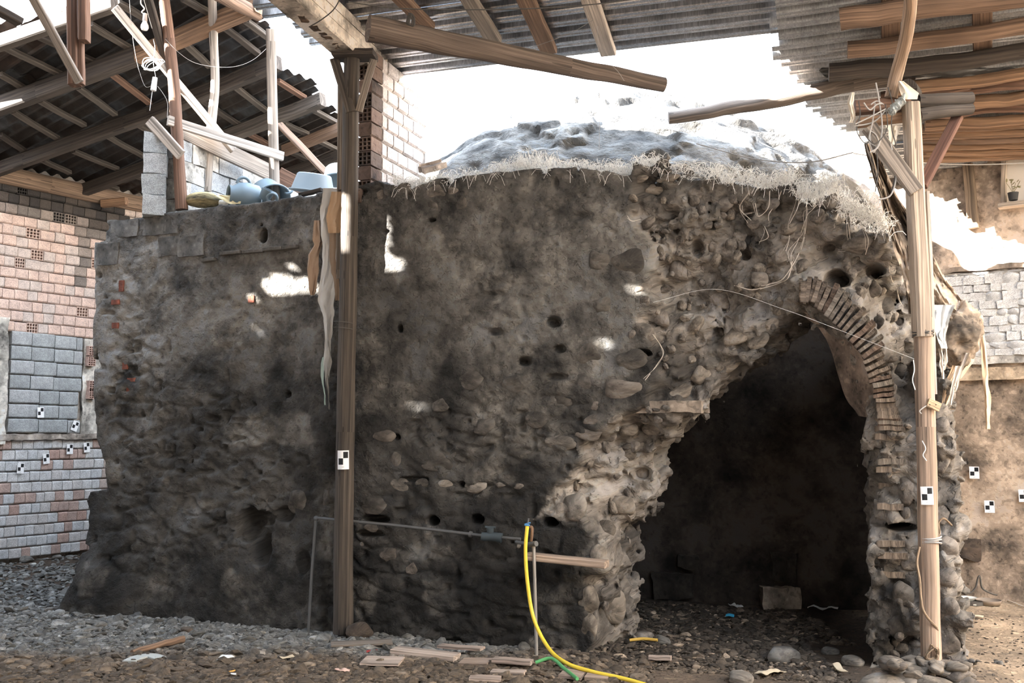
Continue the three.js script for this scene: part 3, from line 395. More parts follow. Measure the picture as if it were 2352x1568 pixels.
{
  const [pos, idx] = netSurface(NU, NV, NW, field, [U0, V0, W0], CELL), uv = [], col = [], wp = [];
  for (let n = 0; n < pos.length; n += 3) {
    const u = pos[n], v = pos[n + 1], w = pos[n + 2], k = clamp(Math.round((v - V0) / CELL), 0, NV - 1) * NU + clamp(Math.round((u - U0) / CELL), 0, NU - 1), R = m2.r[k], p = FW.at(u, v, w); wp.push(p.x, p.y, p.z); uv.push(u + .7 * w, v + .45 * w);
    // plaster greyer and paler to the upper left, darker lower down, bare lime and earth in the broken core
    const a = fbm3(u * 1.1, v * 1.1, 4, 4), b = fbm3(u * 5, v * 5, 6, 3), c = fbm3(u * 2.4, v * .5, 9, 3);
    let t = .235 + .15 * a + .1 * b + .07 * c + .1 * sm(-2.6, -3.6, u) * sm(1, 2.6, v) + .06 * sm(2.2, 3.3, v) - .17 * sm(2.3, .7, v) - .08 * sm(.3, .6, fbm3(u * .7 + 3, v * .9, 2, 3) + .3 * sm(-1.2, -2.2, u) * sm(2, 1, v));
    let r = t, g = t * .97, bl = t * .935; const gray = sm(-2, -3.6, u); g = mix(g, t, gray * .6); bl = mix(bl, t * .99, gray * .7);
    const kr = Math.max(R, sm(.12, 0, m2.open[k])), tr = .46 + .18 * sm(1.7, 1.2, v) * sm(2, 1.4, u) - .12 * sm(1.9, 2.3, u) * sm(2, 1.6, v) + .26 * fbm3(u * 4, v * 4, w * 4, 4) + .1 * b; r = mix(r, tr * 1.0, kr); g = mix(g, tr * .92, kr); bl = mix(bl, tr * .85, kr);  // lower jamb paler: the light falling on it is put into the colour
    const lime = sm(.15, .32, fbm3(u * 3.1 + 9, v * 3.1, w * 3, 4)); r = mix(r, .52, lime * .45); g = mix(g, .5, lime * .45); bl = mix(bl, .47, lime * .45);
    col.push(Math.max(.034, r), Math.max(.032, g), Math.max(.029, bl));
  }
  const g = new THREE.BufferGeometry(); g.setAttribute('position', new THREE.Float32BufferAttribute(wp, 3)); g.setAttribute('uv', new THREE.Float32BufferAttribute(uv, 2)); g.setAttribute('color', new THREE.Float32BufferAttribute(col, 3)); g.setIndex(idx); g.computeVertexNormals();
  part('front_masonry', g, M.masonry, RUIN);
}
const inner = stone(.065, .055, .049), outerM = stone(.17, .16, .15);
{ // the chamber behind the arch, the side walls and the terrace slab that carries the dome
  const slab = (name, u0, u1, v0, v1, w0, w1, m, amp = .03, sg = .09) => { const o = part(name, lumpy(u1 - u0, v1 - v0, w1 - w0, sg, amp, 3.3, u0), m, RUIN); return FW.put(o, (u0 + u1) / 2, (v0 + v1) / 2, (w0 + w1) / 2); };
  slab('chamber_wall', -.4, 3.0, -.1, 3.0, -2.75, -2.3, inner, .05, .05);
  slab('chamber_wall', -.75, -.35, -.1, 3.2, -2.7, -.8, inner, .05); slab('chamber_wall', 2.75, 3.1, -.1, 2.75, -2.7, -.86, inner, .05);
  slab('side_wall', -4.2, -3.4, -.1, 3.5, -5.4, -.85, outerM); slab('side_wall', 1.9, 2.55, -.1, 2.9, -5.4, -2.5, outerM); slab('side_wall', -3.5, 2, -.1, 3.3, -5.6, -5, outerM, .03, .2);
  slab('terrace', -4.1, 1.95, 3.0, 3.42, -5.4, -.8, stone(.4, .38, .36), .04, .1);
  // plastered inner rim of the arch, set behind the voussoirs and narrowing the opening
  const oc = [[1834, 700], [1885, 706], [1945, 748], [1980, 806], [2002, 868], [2012, 935], [2014, 962]], ic = [[1820, 716], [1848, 726], [1882, 754], [1908, 804], [1926, 866], [1944, 916], [1972, 954]];
  const so = oc.map(([x, y]) => FW.px(x, y, -.3)), si = ic.map(([x, y]) => FW.px(x, y, -.42)), pts = [], ii = [], uv = [], n = 24;
  const at = (q, t) => { const c = new THREE.CatmullRomCurve3(q.map(([a, b]) => V(a, b, 0))).getPoint(t); return [c.x, c.y]; };
  for (let i = 0; i <= n; i++) { const a = at(so, i / n), b = at(si, i / n), j = .012 * fbm3(i * .7, 2, 2); for (const [q, w] of [[[a[0] + .03, a[1] + .02], -.26], [[a[0], a[1]], -.27], [[mix(a[0], b[0], .5) + j, mix(a[1], b[1], .5)], -.36], [[b[0], b[1] + j], -.44], [[b[0] + .01, b[1]], -.8], [[a[0] + .1, a[1] + .05], -.8]]) { const p = FW.at(q[0], q[1], w); pts.push(p.x, p.y, p.z); uv.push(q[0] + w, q[1]); } if (i) for (let k = 0; k < 6; k++) { const o = (i - 1) * 6 + k, p = (i - 1) * 6 + (k + 1) % 6; ii.push(o, o + 6, p, p, o + 6, p + 6); } }
  for (const r of [0, n]) for (let k = 1; k < 5; k++) ii.push(r * 6, r * 6 + k, r * 6 + k + 1);
  const rg = new THREE.BufferGeometry(); rg.setAttribute('position', new THREE.Float32BufferAttribute(pts, 3)); rg.setAttribute('uv', new THREE.Float32BufferAttribute(uv, 2)); rg.setIndex(ii); rg.computeVertexNormals();
  part('arch_rim', toCreasedNormals(rg, .7), stone(.3, .24, .205), RUIN, 'smooth plastered inner rim of the arch');
  // voussoirs: thin bricks set on edge round the standing half of the arch
  const A = new THREE.Group(); A.name = 'brick_arch'; RUIN.add(A); A.userData.label = 'ring of thin flat bricks set on edge';
  const ai = [[1840, 703], [1856, 700], [1905, 735], [1960, 800], [1995, 880], [2008, 945], [2010, 985]].map(([x, y]) => FW.px(x, y, -.12)), ao = [[1838, 646], [1872, 640], [1945, 668], [2015, 755], [2048, 865], [2066, 945], [2072, 988]].map(([x, y]) => FW.px(x, y, -.12));
  const vg = Array.from({ length: 5 }, (_, i) => lumpy(1, .042, .26, .25, .012, 5, i * 3)), vm = [[.27, .225, .19], [.24, .2, .17], [.3, .25, .21], [.25, .185, .15], [.29, .26, .23]].map((c) => stone(...c));
  for (let i = 0, N = 37; i < N; i++) { const t = (i + .5) / N, p = at(ai, t), q = at(ao, t), L = Math.hypot(q[0] - p[0], q[1] - p[1]) * rr(.8, 1), ang = Math.atan2(q[1] - p[1], q[0] - p[0]); const o = part('brick', pick(vg), pick(vm), A); const cut = rr(0, .03); FW.put(o, p[0] + Math.cos(ang) * (L / 2 + cut), p[1] + Math.sin(ang) * (L / 2 + cut), -.2 + rr(-.03, .02)); o.scale.set(L, rr(.55, .85), 1); o.rotateZ(ang + rr(-.05, .05)); }
  // flat bricks bedded in the right pier below the springing, and red brick scraps in the left plaster
  for (const [x, y, w] of [[2040, 968, 60], [2044, 985, 66], [2036, 1003, 50], [2048, 1060, 60], [2040, 1080, 52], [2050, 1120, 60], [2045, 1165, 56], [2046, 1250, 60], [2050, 1275, 64], [2046, 1320, 60]]) { const [u, v] = FW.px(x, y, -.06), f = frontW(u, v) ?? -.1; const o = part('brick', pick(vg), pick(vm), RUIN); FW.put(o, u, v, f - .09); o.scale.set(w / 330, 1, .8); o.rotateZ(rr(-.05, .05)); }
  const redM = stone(.34, .11, .07, {}); for (const [x, y, w, h] of [[282, 657, 14, 26], [267, 694, 24, 12], [265, 747, 20, 14], [285, 840, 14, 17], [296, 895, 16, 18], [300, 872, 26, 9], [579, 687, 14, 16]]) { const [u, v] = FW.px(x, y), f = frontW(u, v) ?? 0; const o = part('brick', lumpy(w / 260, h / 260, .06, .03, .012, 12, x), redM, RUIN, 'scrap of red brick'); FW.put(o, u, v, f - .02); }
  // concrete blocks capping the left end
  const blockD = [[.2, .2, .2], [.17, .168, .165]].map((c) => mat(...c, {}, 'stone', 'stoneB', .006)), cb = [[285, 524, 78, 40], [355, 520, 62, 40], [392, 516, 38, 42], [250, 584, 62, 50], [440, 565, 70, 46], [390, 566, 60, 44]];
  for (const [x, y, w, h] of cb) { const [u, v] = FW.px(x, y), f = frontW(u, v) ?? -.02; const o = part('block', lumpy(w / 252, h / 252, .2, .03, .014, 9, x), pick(blockD), RUIN); FW.put(o, u, v, f - .09); }
}
{ // stones that show singly in the wall and in its broken core: [x, y, width, height, tilt, tone]
  const big = [[1425, 892, 98, 58, .1, 2], [1372, 595, 54, 52, 0, 1], [1445, 600, 84, 70, 0, 1], [1350, 812, 60, 50, 0, 1], [1450, 822, 70, 44, .1, 1], [1385, 700, 58, 40, 0, 1], [1287, 1014, 74, 32, 0, 3], [1352, 994, 62, 34, .1, 2], [1405, 1004, 30, 22, 0, 2], [1368, 930, 30, 30, 0, 2], [1360, 965, 40, 24, .2, 2], [880, 1002, 62, 36, 0, 2], [918, 1111, 50, 32, 0, 3], [968, 1110, 36, 22, 0, 1], [1016, 1112, 56, 22, 0, 3], [1092, 1118, 58, 34, -.1, 3], [1150, 1112, 28, 16, 0, 2], [1192, 1116, 30, 16, 0, 2], [893, 1273, 50, 36, .2, 4], [944, 1302, 32, 38, 0, 2], [852, 1212, 38, 18, 0, 2], [832, 1252, 24, 24, 0, 2], [682, 1150, 56, 62, 0, 1], [750, 1150, 46, 54, 0, 1], [620, 1150, 60, 50, 0, 0], [860, 1160, 70, 42, 0, 0], [1000, 1060, 90, 50, 0, 0], [910, 1060, 34, 50, 0, 0], [1194, 1253, 26, 14, 0, 3], [1330, 1165, 60, 62, .3, 3], [1430, 1160, 72, 50, .2, 5], [1470, 1080, 46, 60, 0, 5], [1400, 1210, 40, 40, 0, 5], [1420, 1255, 40, 48, 0, 5], [1400, 1390, 60, 90, .1, 5], [1420, 1330, 50, 40, .1, 5], [1360, 1370, 50, 60, 0, 5], [1352, 1440, 40, 60, .1, 5], [1450, 1505, 70, 44, -.1, 5], [1400, 1500, 50, 40, 0, 5], [1370, 1545, 70, 34, 0, 5], [1450, 1545, 60, 34, .1, 5], [1340, 880, 60, 44, 0, 0], [1290, 920, 60, 40, 0, 0], [1230, 960, 50, 40, 0, 0], [1110, 980, 60, 44, 0, 0], [1010, 930, 46, 36, 0, 0], [1080, 870, 70, 50, 0, 0], [1180, 880, 60, 40, 0, 0],
    [1900, 760, 40, 34, 0, 4], [1650, 680, 44, 60, .3, 4], [1690, 610, 36, 34, 0, 4], [1560, 620, 44, 52, .2, 4], [1640, 560, 40, 40, 0, 4], [1740, 640, 40, 40, 0, 4], [1520, 730, 36, 44, .2, 4], [1525, 660, 30, 26, 0, 4], [1700, 540, 30, 26, 0, 4], [1940, 640, 48, 34, .3, 4], [1890, 690, 40, 34, 0, 4], [1970, 560, 60, 40, .2, 4], [1900, 565, 36, 30, 0, 4], [2000, 660, 44, 50, .2, 4], [1960, 610, 50, 40, 0, 4], [2036, 590, 30, 16, 0, 4], [2064, 620, 22, 22, 0, 4], [2068, 660, 38, 34, 0, 4], [2030, 700, 48, 50, .2, 0], [2060, 740, 40, 44, 0, 0], [2010, 740, 40, 30, 0, 0], [2080, 790, 34, 40, 0, 0], [2060, 850, 40, 50, 0, 0], [2095, 900, 36, 40, 0, 0], [1450, 768, 22, 20, .3, 2], [1510, 716, 16, 16, 0, 5], [1468, 664, 24, 16, .4, 5], [1480, 690, 26, 22, .3, 2], [1490, 770, 26, 34, 0, 2], [1610, 860, 60, 40, .5, 5], [1670, 830, 60, 40, .5, 5], [1740, 780, 50, 34, .7, 5], [1560, 900, 60, 30, .4, 5], [1690, 770, 60, 40, .6, 5], [1790, 700, 40, 34, .8, 5], [1765, 745, 40, 34, .7, 5], [1500, 980, 50, 34, 0, 5], [1440, 985, 44, 30, 0, 5], [1440, 1040, 40, 40, 0, 5],
    [2090, 1010, 30, 24, 0, 4], [2160, 980, 34, 40, 0, 4], [2165, 1060, 30, 50, 0, 4], [2085, 1130, 34, 60, .1, 4], [2160, 1180, 34, 40, 0, 4], [2175, 1260, 40, 50, 0, 4], [2170, 1330, 44, 44, 0, 4], [2180, 1400, 40, 50, 0, 4], [2175, 1470, 50, 60, 0, 4], [2090, 1290, 40, 40, 0, 4], [2070, 1370, 44, 60, 0, 0], [2060, 1440, 50, 60, 0, 0], [2085, 1535, 60, 34, .1, 4], [2150, 1545, 70, 40, 0, 4], [2040, 1540, 50, 26, 0, 0], [1470, 412, 46, 18, 0, 5], [1535, 410, 50, 20, 0, 5], [1500, 432, 80, 30, 0, 5], [1570, 392, 50, 34, 0, 4], [1650, 402, 44, 34, 0, 4], [1710, 415, 40, 30, 0, 4], [870, 452, 46, 34, 0, 2], [1000, 440, 54, 34, 0, 2], [1040, 440, 34, 30, 0, 2], [1060, 470, 34, 40, .3, 1], [990, 470, 34, 50, .4, 1], [930, 430, 40, 26, 0, 1], [1730, 510, 30, 26, 0, 4], [1790, 590, 36, 34, 0, 4], [1840, 610, 34, 30, 0, 4], [1830, 540, 36, 26, 0, 4], [1770, 470, 40, 30, 0, 4], [1660, 470, 50, 36, 0, 4], [1600, 440, 40, 30, 0, 4]];
  const tones = [[.12, .112, .105], [.13, .12, .11], [.2, .18, .165], [.28, .26, .24], [.21, .19, .175], [.27, .24, .21]].map((c) => stone(...c)), gs = Array.from({ length: 9 }, (_, i) => stoneGeo(4, i + 3, 1));
  for (const [x, y, w, h, r, t] of big) {
    let [u, v] = FW.px(x, y, 0), f = frontW(u, v); for (let k = 0; k < 3 && f !== null; k++) { [u, v] = FW.px(x, y, f); f = frontW(u, v); }
    const S = ppm(7.4); if (f === null) continue; const o = part('stone', pick(gs), tones[t], RUIN), pr = t < 2 ? .2 : t < 4 ? .24 : .32; FW.put(o, u, v, f - h / S * pr * .62); o.scale.set(w / S * .53, h / S * .55, Math.min(w, h) / S * pr * 1.3); o.rotateZ(r + rr(-.1, .1)); o.rotateX(rr(-.2, .2));
  }
  // smaller stones studding the broken core
  const sgs = Array.from({ length: 8 }, (_, i) => stoneGeo(2, i + 21));
  for (let n = 0, k = 0; n < 130 && k < 4000; k++) { const u = rr(.3, 2.9), v = rr(.05, 3.4), i = Math.round((u - U0) / CELL), j = Math.round((v - V0) / CELL), q = j * NU + i; if (m2.r[q] < .9 || m2.sil[q] > -.06 || m2.open[q] < .03) continue; const f = frontW(u, v); if (f === null) continue; const s = rr(.02, .05); const o = part('stone', pick(sgs), tones[pick([2, 4, 4, 5, 5])], RUIN); FW.put(o, u, v, f + s * .1); o.scale.set(s * rr(.8, 1.5), s * rr(.7, 1.1), s); o.rotateZ(rr(0, 3)); n++; }
}
{ // impost: a broken slab left of the arch; ledge of flat bricks in a chase on the left
  const a = FW.px(1500, 937, -.1), b = FW.px(1602, 932, -.2), im = part('impost', lumpy(b[0] - a[0] + .2, .085, .4, .03, .02, 9, 4), stone(.42, .36, .31), RUIN, 'pale broken impost slab'); FW.put(im, (a[0] + b[0]) / 2 - .05, (a[1] + b[1]) / 2, -.27);
  for (const [x0, y0, x1, y1] of [[512, 584, 560, 580], [562, 580, 610, 576], [612, 575, 655, 571], [656, 571, 690, 567], [470, 600, 500, 596]]) { const p = FW.px(x0, y0), q = FW.px(x1, y1), f = frontW(p[0], p[1]) ?? 0; part('brick', plank(FW.at(p[0], p[1], f - .01), FW.at(q[0] - .006, q[1], f - .01), .12, .03, V(0, 1, 0)), outerM, RUIN); }
  // a window-like blocked hollow, its shade put into dark slabs on the chamber's far wall and a fallen ashlar on its floor
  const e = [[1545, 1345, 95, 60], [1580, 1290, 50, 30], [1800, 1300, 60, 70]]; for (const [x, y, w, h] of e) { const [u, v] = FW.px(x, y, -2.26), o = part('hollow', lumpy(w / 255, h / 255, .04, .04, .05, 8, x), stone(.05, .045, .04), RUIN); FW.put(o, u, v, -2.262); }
}
{ // dome on an eight-sided drum, cement skin broken in places
  const c = FW.at(-.06, 0, -3.6), n = 420, m = 150, pos = [], uv = [], col = [], ii = [], prof = [[3.2, 2.78], [3.75, 2.7], [4.15, 2.5], [4.5, 2.15], [4.8, 1.7], [5.05, 1.2], [5.22, .6], [5.28, 0]];
  for (let j = 0; j <= m; j++) for (let i = 0; i <= n; i++) {
    const t = j / m * (prof.length - 1), k = Math.min(prof.length - 2, Math.floor(t)), q = t - k; const y0 = mix(prof[k][0], prof[k + 1][0], q), r0 = mix(prof[k][1], prof[k + 1][1], q), a = i / n * 6.28318, A = ((a + Math.PI / 8 + Math.PI / 2) % (Math.PI / 4)) - Math.PI / 8, oct = mix(1, Math.cos(Math.PI / 8) / Math.cos(A) / .96, sm(4.8, 3.6, y0));
    let x = Math.cos(a) * r0 * oct, z = Math.sin(a) * r0 * oct, y = y0; const nx = Math.cos(a) * (1 - j / m), ny = .3 + j / m, nz = Math.sin(a) * (1 - j / m), skin = fbm3(x * 1.5, y * 2.2, z * 1.5, 4), sk = sm(-.03, .02, skin), w = worley3(x * 3, y * 4.5, z * 3);
    const d = .07 * sk + .07 * fbm3(x * 3, y * 3, z * 3, 5) - .03 * Math.abs(vn3(x * 7, y * 7, z * 7)) + (1 - sk) * .09 * (.4 - w[0]) - .06 * sm(.45, .65, vn3(x * 4, y * 6, z * 4)); x += nx * d; y += ny * d * .6; z += nz * d;
    const p = FW.at(x, y, z); p.add(V(c.x - FW.o.x, 0, c.z - FW.o.z)); pos.push(p.x, p.y, p.z); uv.push(a * 2.6, y0 * 1.3 + (3 - r0)); const v = .16 + .05 * fbm3(x * 3, y * 3, z * 3, 3) - (1 - sk) * .055; col.push(v, v * .99, v * .97);
    if (i && j) { const s = j * (n + 1) + i; ii.push(s - n - 2, s - n - 1, s, s - n - 2, s, s - 1); }
  }
  const g = new THREE.BufferGeometry(); g.setAttribute('position', new THREE.Float32BufferAttribute(pos, 3)); g.setAttribute('uv', new THREE.Float32BufferAttribute(uv, 2)); g.setAttribute('color', new THREE.Float32BufferAttribute(col, 3)); g.setIndex(ii); g.computeVertexNormals();
  part('dome', g, mat(1, 1, 1, VC, 'stone', 'stoneB', .03), RUIN, 'cracked grey cement-skinned dome');
}

{ // plastered slope on the right, from the dome's skirt down to the broken corner
  const q = [[1890, 470], [1910, 430], [1935, 412], [1965, 434], [2020, 508], [2072, 580], [2085, 700], [2092, 860], [2064, 860], [2040, 640], [1980, 520], [1900, 470]].map(([x, y]) => FW.px(x, y, -1.8)), s = new THREE.Shape(q.map(([u, v]) => new THREE.Vector2(u, v)));
  const g = new THREE.ExtrudeGeometry(s, { depth: 1.5, steps: 12, bevelEnabled: true, bevelSize: .04, bevelThickness: .05, bevelSegments: 2 }), o = part('buttress', g, stone(.3, .285, .27), RUIN, 'smooth plastered slope at the right of the dome'); FW.put(o, 0, 0, -3.3);
}

{ // rubble footing under the right pier and its post
  const gs = [0, 1, 2, 3].map((i) => stoneGeo(3, 95 + i, .8)), gm = [[.2, .175, .15], [.26, .23, .2], [.15, .13, .115]].map((q) => stone(...q)); for (let i = 0; i < 48; i++) { const s = i < 8 ? rr(.08, .13) : rr(.03, .075), o = part('stone', pick(gs), pick(gm), RUIN), q = P(rr(2030, 2215), i < 8 ? rr(1550, 1590) : rr(1520, 1570), rr(6.28, 6.5)); o.position.copy(q); o.scale.set(s * 1.4, s * .8, s); o.rotation.set(rr(-.3, .3), rr(0, 6), rr(-.3, .3)); }
}

// ------------------------------------------------------------------ posts, beam and pier at the middle
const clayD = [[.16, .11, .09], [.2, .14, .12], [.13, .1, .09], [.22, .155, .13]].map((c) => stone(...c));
{ // brick pier standing on the wall behind the post: hollow cells to the front, long faces to the right
  const t = thing('brick_pier', 'short stub wall of hollow clay bricks standing on the ruin behind the middle post', 'brick pier');
  const bv = brickVar(.19, .118, .13), hol = hollowFace(.13, .118, .19, 3, 3), pm = [[.8, .7, .65], [.84, .75, .7], [.76, .69, .66]].map((c) => brickM(...c));  // pale set for the right faces, their glare put into the colour
  const B = frame(FW.at(FW.px(822, 300, -.06)[0], 3.62, -.06), FW.d, FW.n); // u along the front, depth along -n
  for (let r = 0; r < 10; r++) {
    const v = .065 + r * .126, off = r % 2 ? .095 : 0;
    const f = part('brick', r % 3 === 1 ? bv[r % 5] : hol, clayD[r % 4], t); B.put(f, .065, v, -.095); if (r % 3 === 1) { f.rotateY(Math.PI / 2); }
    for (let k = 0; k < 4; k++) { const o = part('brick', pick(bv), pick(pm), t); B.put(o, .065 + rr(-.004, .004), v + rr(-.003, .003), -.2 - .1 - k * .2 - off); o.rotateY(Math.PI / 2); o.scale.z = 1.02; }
    if (off) { const o = part('brick', pick(bv), pick(pm), t); B.put(o, .065, v, -.24); o.rotateY(Math.PI / 2); o.scale.x = .42; }
  }
  const cap = part('brick', bv[1], clayD[1], t); B.put(cap, -.02, -.02, .06); cap.rotateY(.2); cap.rotateX(.05);
  const core = part('mortar', new THREE.BoxGeometry(.1, 1.24, .95), mortarM, t); B.put(core, .065, .63, -.62);
  seat(t);
}
{ // concrete beam, board-marked, from over the camera to the pier
  const a = V(-2.62, 4.93, -3.6), b = V(-1.2, 4.9, -8.75), t = thing('concrete_beam', 'long board-marked concrete beam running from overhead down onto the middle post', 'beam');
  const cm = stone(.82, .75, .68), g = sweep(line(a, b, 60, .01, 2), (i) => rectSec(.11, .15, .012).map(([x, y]) => [x + .004 * fbm3(i * .6, y * 30, 2), y + .005 * fbm3(i * .5, x * 30, 7)]), V(0, 1, 0), .5); part('beam', g, cm, t);
  const d = b.clone().sub(a).normalize(), s = V(0, 0, 0).crossVectors(d, V(0, 1, 0)).normalize();
  for (const y of [-.045, .05]) part('board_seam', tube(line(a.clone().addScaledVector(s, .11).add(V(0, y, 0)), b.clone().addScaledVector(s, .11).add(V(0, y, 0)), 40, .012, y * 40), .004, 4), stone(.3, .25, .21), t);
  for (const [q, l] of [[.72, .16], [.76, .1], [.79, .14], [.83, .1], [.87, .12]]) { const p = a.clone().lerp(b, q).add(V(.01, -.143, 0)); const o = part('spall', lumpy(l, .012, .05, .02, .03, 16, q * 40), stone(.16, .11, .08), t, 'dark spalled patch'); o.position.copy(p); o.rotation.y = 1.3 + rr(-.2, .2); }
  seat(t);
}
{ // middle post with its cap board and two braces
  const t = thing('timber_post', 'weathered round timber post in the middle with a cap board and two braces', 'post');
  const Z = 8.1, base = P(787, 1452, Z + .03), top = P(808, 136, Z); part('pole', log(line(base, top, 40, .03, 4), .082, .068, 20, .06), M.pole, t);
  const c0 = P(768, 128, Z - .02), c1 = P(862, 126, Z - .05); part('cap_board', plank(c0, c1, .2, .05), M.woodDark, t);
  part('brace', plank(P(768, 136, Z + .02), P(806, 258, Z - .06), .05, .08, V(1, 0, 0)), M.woodDusty, t); part('brace', plank(P(858, 136, Z - .05), P(824, 256, Z - .04), .02, .06, V(1, 0, 0)), M.woodGrey, t);
  part('nail', tube([P(838, 148, Z - .08), P(844, 146, Z - .1)], .008), M.woodDark, t);
  part('wire_binding', tube(Array.from({ length: 25 }, (_, i) => P(790, 744, Z).add(V(Math.cos(i / 12 * 6.28) * .084, .004 * i - .05, Math.sin(i / 12 * 6.28) * .084))), .003, 4), mat(.1, .09, .08), t);
  seat(t);
}
{ // pale split lath standing on edge behind the post on its left
  solo('lath', 'thin split lath standing close behind the left edge of the middle post', 'lath', plank(P(783, 190, 8.22), P(779, 640, 8.22), .03, .05, V(1, 0, 0)), M.woodGrey);
}
const solidEdge = (pts, thick) => pts;
function cloth(px, Z, nx, ny, fold, s, thick = .004) { // px: rows of [xLeft, xRight, y]; a sheet hanging in folds, closed with a small thickness
  const pos = [], uv = [], ii = []; const R = px.length - 1;
  for (const side of [0, 1]) for (let j = 0; j <= ny; j++) for (let i = 0; i <= nx; i++) {
    const t = j / ny * R, k = Math.min(R - 1, Math.floor(t)), q = t - k, a = px[k], b = px[k + 1], x = mix(mix(a[0], b[0], q), mix(a[1], b[1], q), i / nx), y = mix(a[2], b[2], q), z0 = typeof Z === 'function' ? Z(i / nx, j / ny) : Z;
    const p = P(x + 4 * fbm3(j * .3, i * .2, s), y, z0 + fold * fbm3(i / nx * 3 + .5 * fbm3(j * .12, 1, s), j * .05, s) + .3 * fold * fbm3(i * .6, j * .4, s + 3) - side * thick); pos.push(p.x, p.y, p.z); uv.push(i / nx * .4, j / ny * 1.5);
  }
  const n = (nx + 1) * (ny + 1), A = (s2, j, i) => s2 * n + j * (nx + 1) + i;
  for (const q of [0, 1]) for (let j = 0; j < ny; j++) for (let i = 0; i < nx; i++) { const a = A(q, j, i), b = A(q, j, i + 1), c = A(q, j + 1, i), d = A(q, j + 1, i + 1); q ? ii.push(a, c, b, b, c, d) : ii.push(a, b, c, b, d, c); }
  for (let j = 0; j < ny; j++) for (const i of [0, nx]) ii.push(A(0, j, i), A(1, j, i), A(0, j + 1, i), A(0, j + 1, i), A(1, j, i), A(1, j + 1, i));
  for (let i = 0; i < nx; i++) for (const j of [0, ny]) ii.push(A(0, j, i), A(0, j, i + 1), A(1, j, i), A(1, j, i), A(0, j, i + 1), A(1, j, i + 1));
  const g = new THREE.BufferGeometry(); g.setAttribute('position', new THREE.Float32BufferAttribute(pos, 3)); g.setAttribute('uv', new THREE.Float32BufferAttribute(uv, 2)); g.setIndex(ii); g.computeVertexNormals(); return toCreasedNormals(g, 1);
}
{ // torn plastic and sacking hanging beside the middle post
  const t = thing('hanging_rags', 'torn grey plastic and brown sacking hanging down the wall left of the middle post', 'rags');
  part('plastic', cloth([[742, 790, 432], [735, 785, 480], [738, 780, 540], [742, 772, 600], [732, 772, 650], [728, 768, 690], [742, 766, 730], [746, 760, 780], [742, 762, 830], [748, 756, 870], [754, 758, 940]], 8.24, 14, 70, .05, 3), mat(.5, .48, .45, { roughness: .5 }), t, 'grey torn plastic strip');
  part('sacking', cloth([[760, 790, 440], [750, 785, 500], [752, 782, 535]], 8.2, 10, 16, .03, 8), mat(.5, .33, .2), t, 'brown sacking');
  part('sacking', cloth([[756, 784, 530], [758, 782, 600], [766, 780, 640], [770, 780, 690]], 8.23, 8, 18, .03, 12), mat(.28, .2, .14), t);
  part('sacking', cloth([[722, 740, 506], [718, 742, 545], [722, 740, 560], [708, 734, 585], [706, 732, 620], [708, 726, 660], [712, 722, 678]], 8.28, 9, 26, .06, 17), mat(.33, .23, .16), t);
  part('strip', cloth([[740, 745, 820], [736, 743, 860], [742, 746, 890], [745, 748, 930]], 8.22, 3, 16, .02, 23), mat(.34, .42, .38), t);
  seat(t);
}
// ------------------------------------------------------------------ timbers and loads over the left end
const TZ = (s) => s; // readability only: depths below are metres ahead of the camera
{ const Z = 9.0; solo('timber_post', 'knotty round post rising from the wall end beside the concrete block pier', 'post', log(spline([P(417, 482, Z), P(408, 330, Z), P(400, 200, Z), P(388, 90, Z - .1), P(377, -6, Z - .2)], 30), .058, .052, 14, .16), M.woodRed); }
solo('timber_post', 'tall pale debarked post rising in front of the low block parapet', 'post', log(spline([P(474, 440, 9.5), P(482, 320, 9.5), P(494, 200, 9.5), P(490, 80, 9.3), P(487, -6, 9.0)], 30), .045, .04, 14, .2), M.woodWhite);
solo('timber_post', 'pale round post at the right end of the wooden railing, reaching the torn roof edge', 'post', log(spline([P(632, 470, 9.75), P(628, 330, 9.7), P(625, 200, 9.6), P(622, 66, 9.4)], 24), .05, .048, 14, .08), M.woodGrey);
solo('leaning_timber', 'dark sawn timber leaning behind the knotty round post under the roof', 'timber', plank(P(340, -4, 8.6), P(384, 150, 9.1), .07, .06, V(0, 0, 1)), M.woodDark);
solo('diagonal_brace', 'long pale plank slanting down from the roof behind the knotty post to the railing', 'plank', plank(P(264, 18, 8.6), P(536, 345, 9.5), .09, .04, V(.5, .5, .7)), M.woodWhite);
solo('railing_board', 'white sunlit board nailed along the top of the wooden railing', 'board', plank(P(386, 276, 8.93), P(650, 360, 9.72), .04, .09), M.woodWhite);
solo('railing_board', 'wide grey board with a ragged lower edge behind the railing, above the concrete blocks', 'board', plank(P(405, 292, 9.12), P(618, 396, 10.1), .035, .17, V(0, 1, 0), .02), M.woodGrey);
solo('short_plank', 'short whitewashed plank nailed slantwise to the knotty post', 'plank', plank(P(344, 276, 8.9), P(416, 356, 8.88), .04, .1, V(.6, .7, .2)), M.woodWhite);
solo('leaning_plank', 'brown plank leaning under the left roof between the railing and the brick pier', 'plank', plank(P(640, 284, 10.4), P(764, 412, 10.2), .09, .03, V(.4, .6, .7)), M.woodBrown);
solo('timber_board', 'broad pinkish board end behind the blue tubs, right of the railing', 'board', plank(P(640, 400, 10.3), P(700, 432, 10.2), .03, .16), M.woodRed);
solo('hanging_timber', 'paired dark timbers hanging down from the roof at the upper left', 'timber', mergeGeometries([plank(P(168, -40, 8.2), P(172, 196, 8.2), .09, .1, V(0, 0, 1)), plank(P(192, -40, 8.15), P(194, 96, 8.15), .07, .1, V(0, 0, 1)), plank(P(185, 90, 8.2), P(187, 194, 8.2), .05, .06, V(0, 0, 1))]), M.woodRed);
